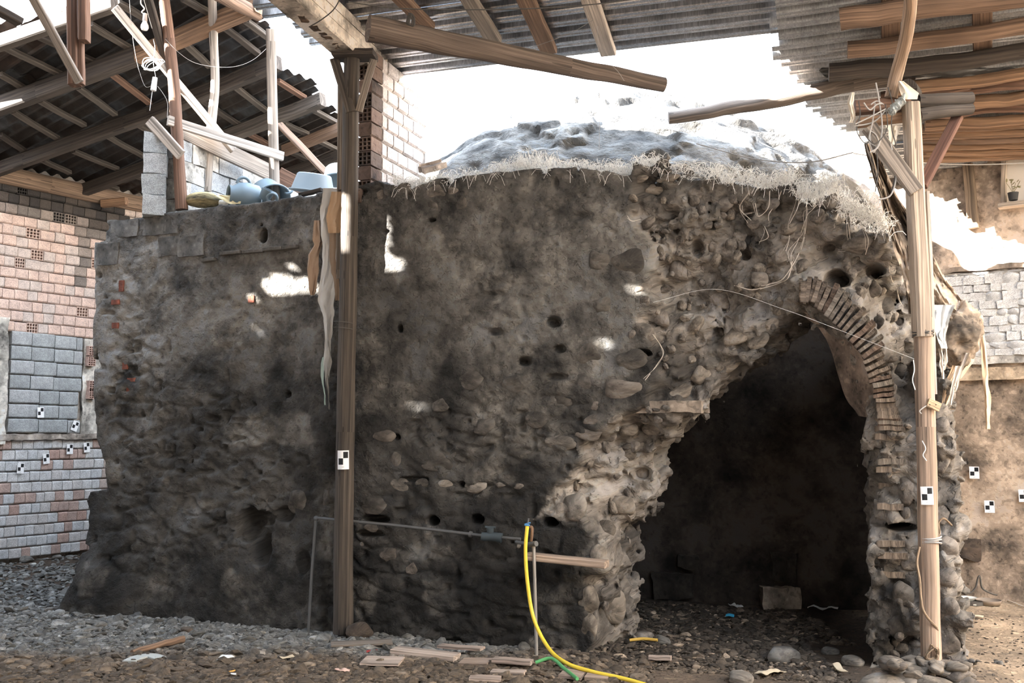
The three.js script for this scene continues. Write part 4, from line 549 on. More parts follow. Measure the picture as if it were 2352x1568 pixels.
solo('diagonal_strut', 'grey sawn strut slanting down to the foot of the hanging timbers at the upper left', 'strut', plank(P(68, -20, 7.9), P(182, 188, 8.1), .07, .06, V(0, 0, 1)), M.woodGrey);
solo('loose_timber', 'dark timber lying across the roof gap at the far upper left', 'timber', plank(P(-20, 14, 7.9), P(46, 52, 8.1), .1, .06), M.woodDark);
{ // block pillar and parapet of concrete blocks
  const t = thing('block_parapet', 'low parapet of grey concrete blocks on the ruin, a pillar at its left end', 'block wall'), bb = Array.from({ length: 3 }, (_, i) => lumpy(.39, .185, .14, .05, .012, 12, i * 5)), sq = Array.from({ length: 3 }, (_, i) => lumpy(.2, .185, .2, .04, .014, 12, i * 7 + 2));
  const o0 = P(352, 492, 9.0); o0.y = 3.58;
  for (let r = 0; r < 4; r++) { const a = part('block', sq[r % 3], blockM[r % 3], t); a.position.set(o0.x + rr(-.01, .01), o0.y + .1 + r * .192, o0.z); a.rotation.y = .3 + rr(-.05, .05); }
  const F2 = frame(o0.clone().add(V(.1, 0, -.05)), V(.347, 0, -.938), V(.938, 0, .347));
  for (let r = 0; r < 4; r++) for (let s = .05, L; s < 2.6; s += L + .012) { L = s < .1 && r % 2 ? .2 : .39; const o = part('block', pick(bb), pick([blockM[2], limeM, limeM]), t); F2.put(o, s + L / 2, .1 + r * .192, rr(-.006, .006)); o.scale.x = L / .39; }
  seat(t);
}
{ // yellow sack, tubs and jugs on the wall top
  const sackM = mat(.6, .52, .3, {}, 'stone', 'stoneB', .01), t = thing('sack', 'tied yellow and white plastic sack lying at the foot of the knotty post', 'sack'), Z = 9.05;
  const g = new THREE.SphereGeometry(1, 40, 28), p = g.attributes.position; for (let i = 0; i < p.count; i++) { const x = p.getX(i), y = p.getY(i), z = p.getZ(i), e = 1 - .7 * sm(.3, 1, x), f = 1 + .1 * fbm3(x * 3, y * 5, z * 3) + .05 * Math.sin((y + z) * 9) * sm(-.2, .9, x); p.setXYZ(i, x * .19, y * .085 * e * f * (y < 0 ? .7 : 1), z * .12 * e * f); } g.computeVertexNormals();
  const b = P(470, 462, Z); const bag = part('bag', g, sackM, t); bag.position.copy(b);
  const nk = part('neck', log(spline([b.clone().add(V(.15, -.02, 0)), b.clone().add(V(.24, -.03, .02)), b.clone().add(V(.31, -.045, .02))], 10), .035, .05, 10, .5), mat(.72, .68, .6), t); part('tie', tube(Array.from({ length: 20 }, (_, i) => b.clone().add(V(.2, -.025 + Math.cos(i / 8 * 6.28) * .045, Math.sin(i / 8 * 6.28) * .045))), .006, 5), mat(.5, .35, .22), t);
  part('flap', cloth([[490, 530, 448], [500, 556, 452], [525, 552, 468]], 8.95, 8, 6, .06, 5), mat(.7, .6, .36), t); seat(t);
  const blue = mat(.2, .26, .3, { roughness: .5 }), blueD = mat(.17, .225, .26, { roughness: .5 });
  const lathe = (q) => new THREE.LatheGeometry(q.map(([r, y]) => new THREE.Vector2(r, y)), 48);
  const tubShape = (r, h) => lathe([[0, 0], [r * .7, 0], [r * .76, .01], [r * .96, h * .9], [r * 1.06, h * .92], [r * 1.07, h], [r * 1.0, h], [r * .93, h * .88], [r * .72, .02], [0, .02]]);
  const t1 = thing('tub', 'grey-blue plastic tub tipped on its side behind the jugs on the wall top', 'tub'); const a1 = part('bowl', tubShape(.19, .2), blue, t1); part('rim_handle', new THREE.TorusGeometry(.04, .012, 8, 20, Math.PI).translate(.2, .19, 0), blue, t1); t1.position.copy(P(606, 436, 9.75)); t1.rotation.set(Math.PI - .5, .2, -.55);
  const t2 = thing('jug', 'grey-blue plastic jug lying on its side next to the yellow sack', 'jug'); part('body', lathe([[0, 0], [.1, 0], [.125, .02], [.14, .12], [.13, .2], [.09, .26], [.1, .29], [.085, .29], [.075, .26], [.12, .19], [.125, .03], [0, .02]]), blueD, t2); part('handle', new THREE.TorusGeometry(.06, .014, 8, 20, Math.PI).rotateZ(-Math.PI / 2).translate(.12, .16, 0), blueD, t2); t2.position.copy(P(596, 458, 9.15)); t2.rotation.set(.2, .5, 1.45);
  const t3 = thing('mug', 'small grey-blue mug with two ring handles in front of the tipped tub', 'mug'); part('cup', lathe([[0, 0], [.05, 0], [.06, .1], [.055, .1], [.045, .01], [0, .01]]), blueD, t3); for (const d of [0, .055]) part('handle', new THREE.TorusGeometry(.045, .012, 8, 22).translate(.06, .05, d), blueD, t3); t3.position.copy(P(606, 458, 9.0)); t3.rotation.set(.4, .2, -.5);
  const t4 = thing('basin', 'large pale blue basin lying upside down beside the middle post', 'basin'); part('bowl', tubShape(.21, .17), mat(.3, .36, .39, { roughness: .5 }), t4); t4.position.copy(P(722, 424, 9.2)).add(V(0, .1, 0)); t4.rotation.set(Math.PI + .15, 0, .12);
  const t5 = thing('basin', 'second pale basin, smaller, half hidden behind the middle post', 'basin'); part('bowl', tubShape(.15, .14), mat(.3, .37, .4, { roughness: .5 }), t5); t5.position.copy(P(775, 408, 9.5)).add(V(0, .1, 0)); t5.rotation.set(Math.PI - .2, 0, -.1);
  solo('timber_offcut', 'charred flat offcut on the wall edge below the pale basin', 'offcut', plank(P(688, 448, 8.6), P(740, 436, 8.55), .06, .03), M.woodDark);
}
// ------------------------------------------------------------------ lamp, flex and wires at the upper left
const wireM = mat(.36, .34, .32), wireD = mat(.07, .065, .06), wireW = mat(.8, .8, .78);
{
  const t = thing('light_bulb', 'unlit pale bulb in a holder hanging among the rafters near the knotty post', 'lamp'), Z = 8.8;
  part('flex', tube(spline([P(328, -20, Z), P(324, 8, Z), P(332, 20, Z), P(326, 28, Z), P(332, 34, Z)], 20), .006, 5), wireM, t); const h = P(333, 40, Z); const ho = part('holder', new THREE.CylinderGeometry(.018, .022, .07, 16), mat(.5, .46, .42), t); ho.position.copy(h);
  const bu = part('bulb', new THREE.LatheGeometry([[0, -.1], [.025, -.094], [.036, -.072], [.034, -.05], [.02, -.02], [.016, 0]].map(([r, y]) => new THREE.Vector2(r, y)), 24), mat(.9, .9, .88, { roughness: .15 }), t); bu.position.copy(h).add(V(0, -.025, 0)); seat(t);
  const c = thing('cable_coil', 'bundle of white cable tied round the slanting plank with a connector hanging from it', 'cable'); const q = P(346, 148, 8.75);
  for (let k = 0; k < 5; k++) part('loop', tube(new THREE.CatmullRomCurve3(Array.from({ length: 9 }, (_, i) => q.clone().add(V(Math.cos(i / 9 * 6.28) * rr(.06, .1) + .01 * k, Math.sin(i / 9 * 6.28 + k * .4) * rr(.03, .05), Math.sin(i / 9 * 6.28) * .05))), true).getPoints(50), .003, 5), wireW, c);
  part('connector', log(line(P(356, 178, 8.75), P(352, 208, 8.75), 8, 0), .022, .026, 14, .05), mat(.78, .76, .73), c); part('tail', tube(spline([P(350, 208, 8.75), P(347, 230, 8.75), P(344, 254, 8.75)], 14), .0025, 5), wireW, c); part('tail', tube(spline([P(362, 198, 8.75), P(374, 214, 8.75), P(384, 234, 8.78), P(384, 270, 8.8)], 18), .0025, 5), wireM, c); part('tail', tube(spline([P(352, 90, 8.75), P(356, 110, 8.75), P(352, 140, 8.75), P(358, 180, 8.75)], 18), .0025, 5), wireW, c); seat(c);
  solo('cable', 'grey cable hanging in a long bow from the roof to the white connector', 'cable', tube(spline([P(296, -20, 8.6), P(302, 60, 8.7), P(310, 120, 8.75), P(322, 170, 8.75), P(336, 200, 8.75), P(350, 196, 8.75)], 40), .0018, 4), wireM);
  solo('wire', 'thin dark wire sagging between the knotty post and the torn roof edge', 'wire', tube(spline([P(380, 90, 8.85), P(410, 120, 8.9), P(450, 145, 9.1), P(530, 154, 9.4), P(580, 138, 9.6), P(622, 102, 9.7)], 50), .002, 5), wireM);
  solo('wire', 'dark wire looped across the face of the concrete beam', 'wire', tube(spline([P(710, 62, 7.05), P(740, 44, 6.95), P(768, 20, 6.85), P(784, -8, 6.8)], 24), .0045, 5), wireD);
  solo('wire', 'long dark wire strung under the metal sheets across the top', 'wire', tube(spline([P(800, 4, 6.6), P(900, 18, 6.7), P(1100, 22, 6.8), P(1290, 16, 6.9), P(1440, 0, 6.9), P(1480, -10, 6.9)], 50), .0045, 5), wireD);
  solo('wire', 'thin wire slanting from the second batten to the pale batten under the sheets', 'wire', tube(spline([P(1150, 132, 7.6), P(1230, 106, 7.6), P(1310, 76, 7.4), P(1362, 46, 7.2)], 30), .0018, 4), wireM);
  solo('wire', 'pale thread hanging straight down from the broken log over the dome', 'wire', tube(spline([P(1372, 60, 7.7), P(1375, 160, 7.8), P(1377, 260, 7.9), P(1376, 345, 7.9)], 30), .0014, 4), wireM);
  solo('wire', 'pale cord hooked over the broken log, slanting to its underside', 'wire', tube(spline([P(1400, 145, 7.65), P(1420, 165, 7.6), P(1434, 186, 7.6)], 12), .0018, 4), wireM);
  const k = thing('cord_knot', 'dark cord knotted over the thick end of the broken log', 'cord'); for (let i = 0; i < 3; i++) part('loop', tube(new THREE.CatmullRomCurve3([[938, 36], [934, 54], [944, 58], [946, 40], [940, 30]].map(([x, y]) => P(x + i * 3, y + i, 7.0 - i * .02)), true).getPoints(30), .005, 5), wireD, k); seat(k);
}
// ------------------------------------------------------------------ broken logs over the dome
solo('broken_log', 'long broken round log hanging under the metal sheets above the dome, its tip frayed', 'log', log(line(P(850, 66, 7.0), P(1526, 194, 7.9), 40, .06, 6), .095, .058, 18, .1), wood(.2, .17, .155));
solo('broken_log', 'split log jutting in from the right towards the dome, broken off at its left tip', 'log', log(line(P(1538, 274, 8.6), P(2100, 165, 8.3), 34, .12, 9), .055, .085, 16, .2), wood(.2, .175, .16));

// ------------------------------------------------------------------ right post and the timber head above it
const PZ = 6.5;
{
  const t = thing('timber_post', 'tall jointed timber post standing before the right pier of the arch', 'post');
  part('lower_pole', log(line(P(2141, 1560, PZ), P(2117, 730, PZ), 40, .02, 2), .062, .056, 18, .07), M.poleR, t, 'pale round lower pole');
  part('upper_timber', sweep(line(P(2119, 775, PZ), P(2092, 236, PZ), 24, .015, 5), (i, q) => rectSec(mix(.064, .05, q), .05, .018), V(1, 0, 0), .5), wood(.62, .55, .48), t, 'split grey upper timber');
  part('side_lath', plank(P(2146, 905, PZ + .03), P(2128, 440, PZ + .02), .05, .022, V(1, 0, 0)), M.woodWhite, t);
  const ring = (x, y, r, n, dy, m = wireD, w = .004) => part('wire_binding', tube(Array.from({ length: n * 12 + 1 }, (_, i) => P(x, y, PZ).add(V(Math.cos(i / 12 * 6.283) * r, dy * (i / 12 - n / 2) + .012 * Math.sin(i * .6), Math.sin(i / 12 * 6.283) * r))), w, 4), m, t);
  ring(2120, 765, .066, 3, .014); ring(2136, 1238, .068, 3, .02, wireM, .006);
  seat(t);
  const r = thing('rope', 'frayed rope knotted round the right post, its long end hanging down to the foot', 'rope'), rm = wood(.34, .27, .2);
  part('cord', tube(spline([P(2112, 1255, PZ - .06), P(2106, 1290, PZ - .06), P(2112, 1330, PZ - .07), P(2115, 1370, PZ - .07), P(2120, 1400, PZ - .075), P(2132, 1420, PZ - .075), P(2150, 1440, PZ - .06), P(2156, 1452, PZ - .04)], 50), .008, 6), rm, r);
  part('cord', tube(spline([P(2150, 1240, PZ - .05), P(2158, 1225, PZ - .02), P(2156, 1200, PZ), P(2166, 1190, PZ), P(2186, 1206, PZ + .03)], 24), .007, 6), rm, r);
  for (let i = 0; i < 4; i++) part('loop', tube(new THREE.CatmullRomCurve3([[2130, 1510], [2142, 1488], [2156, 1496], [2150, 1512], [2138, 1520]].map(([x, y]) => P(x + rr(-5, 5), y + rr(-8, 5), PZ - .08 + rr(-.02, .02))), true).getPoints(30), .006, 5), rm, r);
  part('frayed_end', tube(spline([P(2118, 1012, PZ - .06), P(2126, 1030, PZ - .065), P(2120, 1045, PZ - .065), P(2128, 1058, PZ - .065)], 16), .003, 4), wireW, r); seat(r);
  const b = thing('wood_block', 'small pale wooden offcut nailed across the right post', 'wood block'); part('block', plank(P(2130, 924, PZ - .07), P(2158, 936, PZ - .07), .02, .058), wood(.86, .68, .48), b); for (const x of [2136, 2150]) part('nail', new THREE.SphereGeometry(.004, 8, 6).translate(...P(x, 929, PZ - .082).toArray()), wireD, b); part('hook', tube(spline([P(2130, 930, PZ - .07), P(2118, 938, PZ - .08), P(2112, 944, PZ - .08), P(2116, 950, PZ - .08)], 14), .004, 5), wireM, b); seat(b);
}
const HZ = 6.6;
solo('leaning_log', 'crooked mottled pole rising from the timber head of the right post to the roof', 'log', log(spline([P(2046, 224, HZ - .05), P(2062, 160, HZ - .1), P(2080, 90, HZ - .3), P(2090, 20, HZ - .55), P(2092, -40, HZ - .8)], 24), .045, .042, 14, .14), wood(.6, .47, .37));
solo('log_end', 'short sawn log lying on the head of the right post, its dark end facing out', 'log', log(line(P(2086, 202, HZ - .12), P(2100, 214, HZ + .9), 8, 0), .058, .055, 20, .05), M.woodDark);  // dark wood stands in for shade on the sawn end
for (const [l, x0, y0, x1, y1, h, m] of [['upper reddish crossbeam on the timber head of the right post', 1962, 248, 2086, 240, .085, M.woodRed], ['lower brown crossbeam under the first on the right post', 1972, 282, 2090, 268, .05, M.woodOrange]]) solo('crossbeam', l, 'beam', plank(P(x0, y0, HZ), P(x1, y1, HZ - .02), .1, h), m);
solo('crossbeam', 'round dark log running right from the head of the right post, upper of two', 'log', log(line(P(2104, 232, HZ), P(2228, 226, HZ + .1), 12, .02, 3), .05, .048, 14, .1), M.woodDark);
solo('crossbeam', 'round dark log running right from the head of the right post, lower of two', 'log', log(line(P(2106, 264, HZ), P(2230, 248, HZ + .1), 12, .02, 8), .045, .042, 14, .1), M.woodDark);
solo('diagonal_brace', 'grey weathered plank brace coming down from the crossbeam to the right post on its left', 'brace', plank(P(1996, 292, HZ - .08), P(2104, 440, PZ - .06), .05, .1, V(.7, .7, .1)), M.woodGrey);
solo('diagonal_brace', 'dark reddish plank brace rising from the right post to the logs on its right', 'brace', plank(P(2116, 428, PZ + .02), P(2200, 268, HZ + .15), .04, .075, V(.8, .5, .1)), wood(.2, .11, .085));
solo('diagonal_brace', 'thin pale batten brace hidden behind the grey plank brace', 'brace', plank(P(2006, 330, HZ + .1), P(2076, 420, HZ + .1), .03, .05, V(.7, .7, .1)), M.woodWhite);
{ // strips of sacking, a squashed bottle and coils of wire on the head
  const rags = mat(.62, .54, .44), t = thing('rag_strips', 'torn pale sacking strips hanging from the timber head of the right post', 'rags');
  part('strip', cloth([[1952, 1962, 212], [1948, 1960, 240], [1954, 1966, 262], [1950, 1962, 282]], HZ - .1, 5, 16, .03, 31), rags, t); part('strip', cloth([[2036, 2068, 288], [2040, 2064, 306], [2044, 2056, 332]], HZ - .08, 8, 12, .04, 37), rags, t); part('strip', cloth([[2060, 2074, 186], [2068, 2110, 214], [2072, 2106, 228]], HZ - .16, 8, 8, .02, 41), rags, t); seat(t);
  const b = thing('bottle', 'crumpled clear plastic bottle wedged under the log end on the right post', 'bottle'), bm = new THREE.MeshPhysicalMaterial({ color: 0xd8dedd, roughness: .15, transmission: .75, thickness: 0, side: THREE.DoubleSide }); const A = P(2072, 230, HZ - .15), B = P(2044, 258, HZ - .15);
  part('body', sweep(line(A, B, 16, .004, 3), (i, q) => Array.from({ length: 18 }, (_, k) => { const r = .03 * (1 + .12 * Math.sin(i * 1.9) + .12 * Math.sin(k * .9 + i)); return [Math.cos(k / 18 * 6.283) * r, Math.sin(k / 18 * 6.283) * r]; }), V(0, 1, 0), .9), bm, b); part('neck', log(line(A, A.clone().add(V(.02, .05, 0)), 4, 0), .018, .012, 12, 0), bm, b); seat(b);
  const w = thing('wire_tangle', 'tangle of looped wires and flex hanging from the timber head of the right post', 'wires');
  const W = [[[1972, 232], [1976, 262], [1968, 300], [1990, 330], [2004, 300]], [[2010, 236], [2004, 280], [1996, 320], [2006, 350], [2016, 330]], [[2012, 190], [2020, 236], [2026, 300], [2014, 340], [1998, 350]], [[2034, 240], [2036, 300], [2008, 330], [1994, 320]], [[1998, 300], [2002, 330], [2018, 336], [2012, 310], [1998, 300]], [[2046, 330], [2054, 370], [2058, 410], [2044, 450], [2020, 458]], [[2014, 350], [2016, 400], [2010, 440]], [[1964, 285], [2000, 268], [2034, 250]], [[1962, 290], [2006, 280], [2036, 252]], [[2040, 200], [2050, 240], [2048, 290], [2060, 340]], [[2000, 240], [2014, 232], [2030, 240]], [[1984, 236], [1998, 252], [2014, 240], [2026, 238]], [[2050, 350], [2056, 400], [2048, 440]]];
  W.forEach((q, i) => part('wire', tube(spline(q.map(([x, y]) => P(x, y, HZ - .12 - .015 * (i % 4))), 40), .0038 + .001 * (i % 3), 5), i % 3 ? wireM : wireD, w)); seat(w);
}
solo('plastic_sheet', 'sagging black plastic film strung between the logs under the right roof', 'plastic sheet', cloth([[1896, 2600, 148], [1880, 2600, 162], [1896, 2600, 178]], (x, y) => 8.2 - .2 * x, 60, 10, .12, 51), mat(.07, .065, .06, { roughness: .35 }));
solo('cable', 'thin cable strung across in front of the back wall above the window', 'cable', tube(spline([P(1960, 352, 8.6), P(2100, 372, 8.8), P(2240, 378, 9.0), P(2400, 372, 9.0)], 30), .005, 5), wireM);
solo('cable', 'slack cable crossing in front of the dome to the right post', 'cable', tube(spline([P(1600, 330, 7.9), P(1740, 366, 7.6), P(1860, 372, 7.3), P(1960, 350, 7.0)], 40), .0045, 5), wireM);
solo('string', 'taut pale string stretched across the arch from the broken wall to the right post', 'string', tube(spline([P(1500, 694, 7.15), P(1640, 664, 7.05), P(1800, 710, 6.8), P(1960, 770, 6.6), P(2100, 824, 6.43)], 50), .001, 5), wireW);
solo('string', 'frayed string hanging down beside the right post below the taut one', 'string', tube(spline([P(2098, 826, 6.42), P(2100, 850, 6.42), P(2096, 872, 6.42), P(2102, 895, 6.42)], 16), .0035, 5), wireW);
{ // canvas drawn down from the head to a bundle on the right pier
  const t = thing('tarpaulin', 'dusty brown canvas stretched down behind the right post to a bundle on the pier', 'tarpaulin'), cm = mat(.42, .345, .28, {}, 'stone', 'stoneB', .004);
  part('canvas', cloth([[1984, 2012, 330], [2016, 2056, 440], [2050, 2130, 560], [2078, 2180, 650], [2096, 2222, 710], [2120, 2250, 735]], (x, y) => 6.95 - .1 * y, 30, 60, .16, 61, .01), cm, t);
  part('canvas', cloth([[2004, 2022, 400], [2040, 2070, 480], [2064, 2096, 570], [2080, 2098, 650], [2086, 2094, 720]], 7.0, 10, 40, .06, 67), cm, t);
  const c = P(2196, 768, 6.9), g = new THREE.SphereGeometry(1, 56, 44), p = g.attributes.position; for (let i = 0; i < p.count; i++) { const x = p.getX(i), y = p.getY(i), z = p.getZ(i), k = 1 + .4 * fbm3(x * 2.2, y * 2.2, z * 2.2, 4) + .16 * Math.abs(fbm3(x * 7, y * 5, z * 7, 3)); p.setXYZ(i, x * .16 * k + y * .05, y * .22 * k, z * .16 * k); } g.computeVertexNormals();
  const b = part('bundle', g, cm, t); b.position.copy(c); part('plastic', cloth([[2148, 2194, 700], [2146, 2180, 740], [2150, 2172, 770], [2160, 2176, 800]], 6.72, 12, 20, .06, 71), mat(.6, .6, .58, { roughness: .5 }), t, 'pale plastic scrap');
  for (const q of [[[2170, 790], [2174, 830], [2168, 850]], [[2160, 800], [2164, 840], [2166, 870]], [[2200, 840], [2190, 880], [2182, 930]], [[2222, 810], [2206, 850], [2194, 900]]]) part('fringe', cloth([[q[0][0] - 5, q[0][0] + 5, q[0][1]], [q[1][0] - 5, q[1][0] + 4, q[1][1]], [q[2][0] - 2, q[2][0] + 2, q[2][1]]], 6.74, 4, 14, .03, q[0][0]), mat(.56, .48, .4), t);
  part('corner', cloth([[2236, 2246, 722], [2232, 2248, 770], [2190, 2236, 830], [2170, 2200, 880], [2160, 2176, 930]], 6.86, 12, 26, .08, 77), mat(.55, .42, .3), t); seat(t);
  solo('cloth_strip', 'narrow brown cloth strip hanging free from the corner of the canvas', 'cloth strip', cloth([[2244, 2256, 724], [2252, 2264, 790], [2258, 2270, 870], [2262, 2278, 930], [2266, 2274, 985]], 7.0, 6, 30, .03, 81), mat(.6, .43, .28));
}
// ------------------------------------------------------------------ paper survey targets
{
  const cv = document.createElement('canvas'); cv.width = 160; cv.height = 256; const x = cv.getContext('2d'); x.fillStyle = '#f4f5f6'; x.fillRect(0, 0, 160, 256); x.fillStyle = '#15171b'; x.fillRect(82, 18, 66, 86); x.fillRect(14, 106, 66, 86); x.fillStyle = '#8a8c90'; x.fillRect(60, 222, 34, 5);
  const tx = new THREE.CanvasTexture(cv); tx.colorSpace = THREE.SRGBColorSpace; const face = new THREE.MeshStandardMaterial({ map: tx, roughness: .8, side: THREE.DoubleSide });
  const target = (label, p, q, w, h, r, cur = 0) => { const g = new THREE.BoxGeometry(w, h, .0015, 10, 8, 1), a = g.attributes.position; for (let i = 0; i < a.count; i++) a.setZ(i, a.getZ(i) - cur * (a.getX(i) / (w / 2)) ** 2 + .004 * fbm3(a.getX(i) * 30, a.getY(i) * 20, r * 9)); g.computeVertexNormals(); const o = shade(new THREE.Mesh(g, face)); o.name = numbered('survey_target'); o.quaternion.copy(q); o.position.copy(p); o.rotateZ(r); scene.add(o); return tag(o, label, 'survey target', 'black and white paper survey targets'); };
  const onL = (l, x, y, r) => { const [s, v] = LW.px(x, y, .03); target(l, LW.at(s, v, .035), LW.q, .088, .13, r); };
  onL('paper target on the grey blocks of the left wall, the upper one', 93, 947, .05); onL('paper target at the lower right corner of the grey block infill', 172, 978, -.35); onL('paper target in the top row on whitewashed brick, left of two', 160, 1031, 0); onL('paper target at the right end of the whitewashed brick, beside the ruin', 199, 1027, .1); onL('paper target on whitewashed brick in the middle, slightly tilted', 106, 1053, .1); onL('paper target lowest and farthest left on the whitewashed brick', 47, 1075, -.05);
  const onB = (l, x, y, r) => { const [s, v] = BW.px(x, y, .1); target(l, BW.at(s, v, .105), BW.q, .088, .115, r); };
  onB('paper target on the right plaster wall, the upper one', 2238, 1085, 0); onB('paper target on the right plaster wall, lower and further right', 2273, 1163, .02); onB('paper target cut off by the right edge of the photo', 2352, 1138, .03);
  const yaw = (a) => new THREE.Quaternion().setFromAxisAngle(V(0, 1, 0), a);
  target('paper target pinned on the right post', P(2130, 1138, PZ - .072), yaw(-.2), .076, .115, .02, .012); target('paper target wrapped round the middle post', P(788, 1056, 8.0), yaw(.1), .09, .15, .02, .03);
}
// ------------------------------------------------------------------ pipes, tap, hose, shelf
{
  const gal = mat(.12, .12, .12, { roughness: .6, metalness: .3 }), wz = (x, y, w) => { const [u, v] = FW.px(x, y, w); return FW.at(u, v, w); };
  const t = thing('water_pipe', 'galvanised water pipe with an elbow, running down and along the wall behind the middle post', 'pipe');
  part('riser', tube([wz(708, 1458, .1), wz(716, 1320, .09), wz(726, 1190, .08)], .013, 10), gal, t); part('run', tube([wz(726, 1189, .08), wz(900, 1205, .09), wz(1130, 1232, .09), wz(1196, 1238, .09)], .012, 10), gal, t); part('elbow', new THREE.SphereGeometry(.022, 14, 10).translate(...wz(726, 1190, .08).toArray()), gal, t); part('coupling', log([wz(1078, 1226, .09), wz(1084, 1227, .09)], .022, .022, 12, 0), gal, t); seat(t);
  const v = thing('pipe_valve', 'dark blue-grey valve body on the wall pipe left of the tap', 'valve'); const c = wz(1126, 1232, .1); const bl = mat(.04, .055, .065, { roughness: .6 }); part('body', log([c.clone().add(V(-.07, .005, 0)), c.clone().add(V(-.04, 0, 0)), c.clone().add(V(.04, 0, .01)), c.clone().add(V(.09, -.01, .02))], .03, .04, 14, .2), bl, v); part('bonnet', log([c, c.clone().add(V(0, .07, .01))], .024, .03, 12, 0), bl, v); part('handle', tube([c.clone().add(V(-.04, .075, .01)), c.clone().add(V(.04, .07, .015))], .008, 8), bl, v); seat(v);
  const k = thing('tap', 'small rusty tap with a blue hose clip beside the top of the standing pipe', 'tap'), ru = mat(.22, .13, .08, { roughness: .8 }), A = wz(1214, 1212, .22);
  part('stem', tube(spline([wz(1220, 1242, .2), wz(1222, 1225, .22), wz(1221, 1210, .22), A], 16), .011, 8), ru, k); part('clip', new THREE.TorusGeometry(.016, .005, 8, 18).rotateX(1.4).translate(...wz(1211, 1206, .22).toArray()), mat(.1, .3, .6), k); part('lever', tube([wz(1205, 1204, .22), wz(1218, 1200, .22)], .006, 6), mat(.1, .3, .6), k); part('spout', tube([wz(1212, 1204, .22), wz(1214, 1190, .21)], .007, 8), gal, k); seat(k);
  const s = thing('standing_pipe', 'thin upright pipe with a tee at its top, standing just right of the yellow hose', 'pipe'); part('riser', tube([wz(1233, 1528, .24), wz(1230, 1400, .22), wz(1226, 1252, .2)], .013, 10), mat(.3, .28, .26, { roughness: .5, metalness: .3 }), s); part('tee', log([wz(1216, 1250, .18), wz(1232, 1248, .22)], .02, .02, 12, 0), gal, s); part('fitting', log([wz(1186, 1244, .12), wz(1216, 1250, .18)], .014, .016, 10, 0), gal, s); seat(s);
  solo('yellow_hose', 'yellow garden hose curving down from the tap and away over the ground', 'hose', tube(spline([wz(1211, 1208, .24), wz(1207, 1260, .26), wz(1212, 1340, .28), wz(1226, 1420, .32), wz(1256, 1482, .4), P(1300, 1522, 6.95), P(1360, 1542, 6.78), P(1440, 1560, 6.6), P(1540, 1590, 6.35)].map((p) => (p.y = Math.max(p.y, groundY(p.x, p.z) + .014), p)), 90), .0135, 10), mat(.86, .62, .05, { roughness: .45 }));
  solo('green_hose', 'short green hose end lying on the planks by the wall foot', 'hose', tube(spline([P(1230, 1540, 7.0), P(1264, 1534, 7.0), P(1296, 1548, 6.85), P(1326, 1570, 6.6)].map((p, i) => (p.y = groundY(p.x, p.z) + .05 + .03 * (i === 1), p)), 30), .012, 8), mat(.1, .36, .13, { roughness: .5 }));
  solo('yellow_hose', 'far stretch of yellow hose lying inside the arch', 'hose', tube(spline([P(1446, 1462, 7.75), P(1476, 1464, 7.75), P(1510, 1466, 7.7)].map((p) => (p.y = groundY(p.x, p.z) + .04, p)), 16), .012, 8), mat(.62, .4, .08, { roughness: .5 }));
  solo('shelf_plank', 'sawn plank set in the wall beside the standing pipe like a shelf', 'plank', plank(wz(1210, 1276, .14), wz(1394, 1296, .14), .13, .05), wood(.55, .46, .4));
}
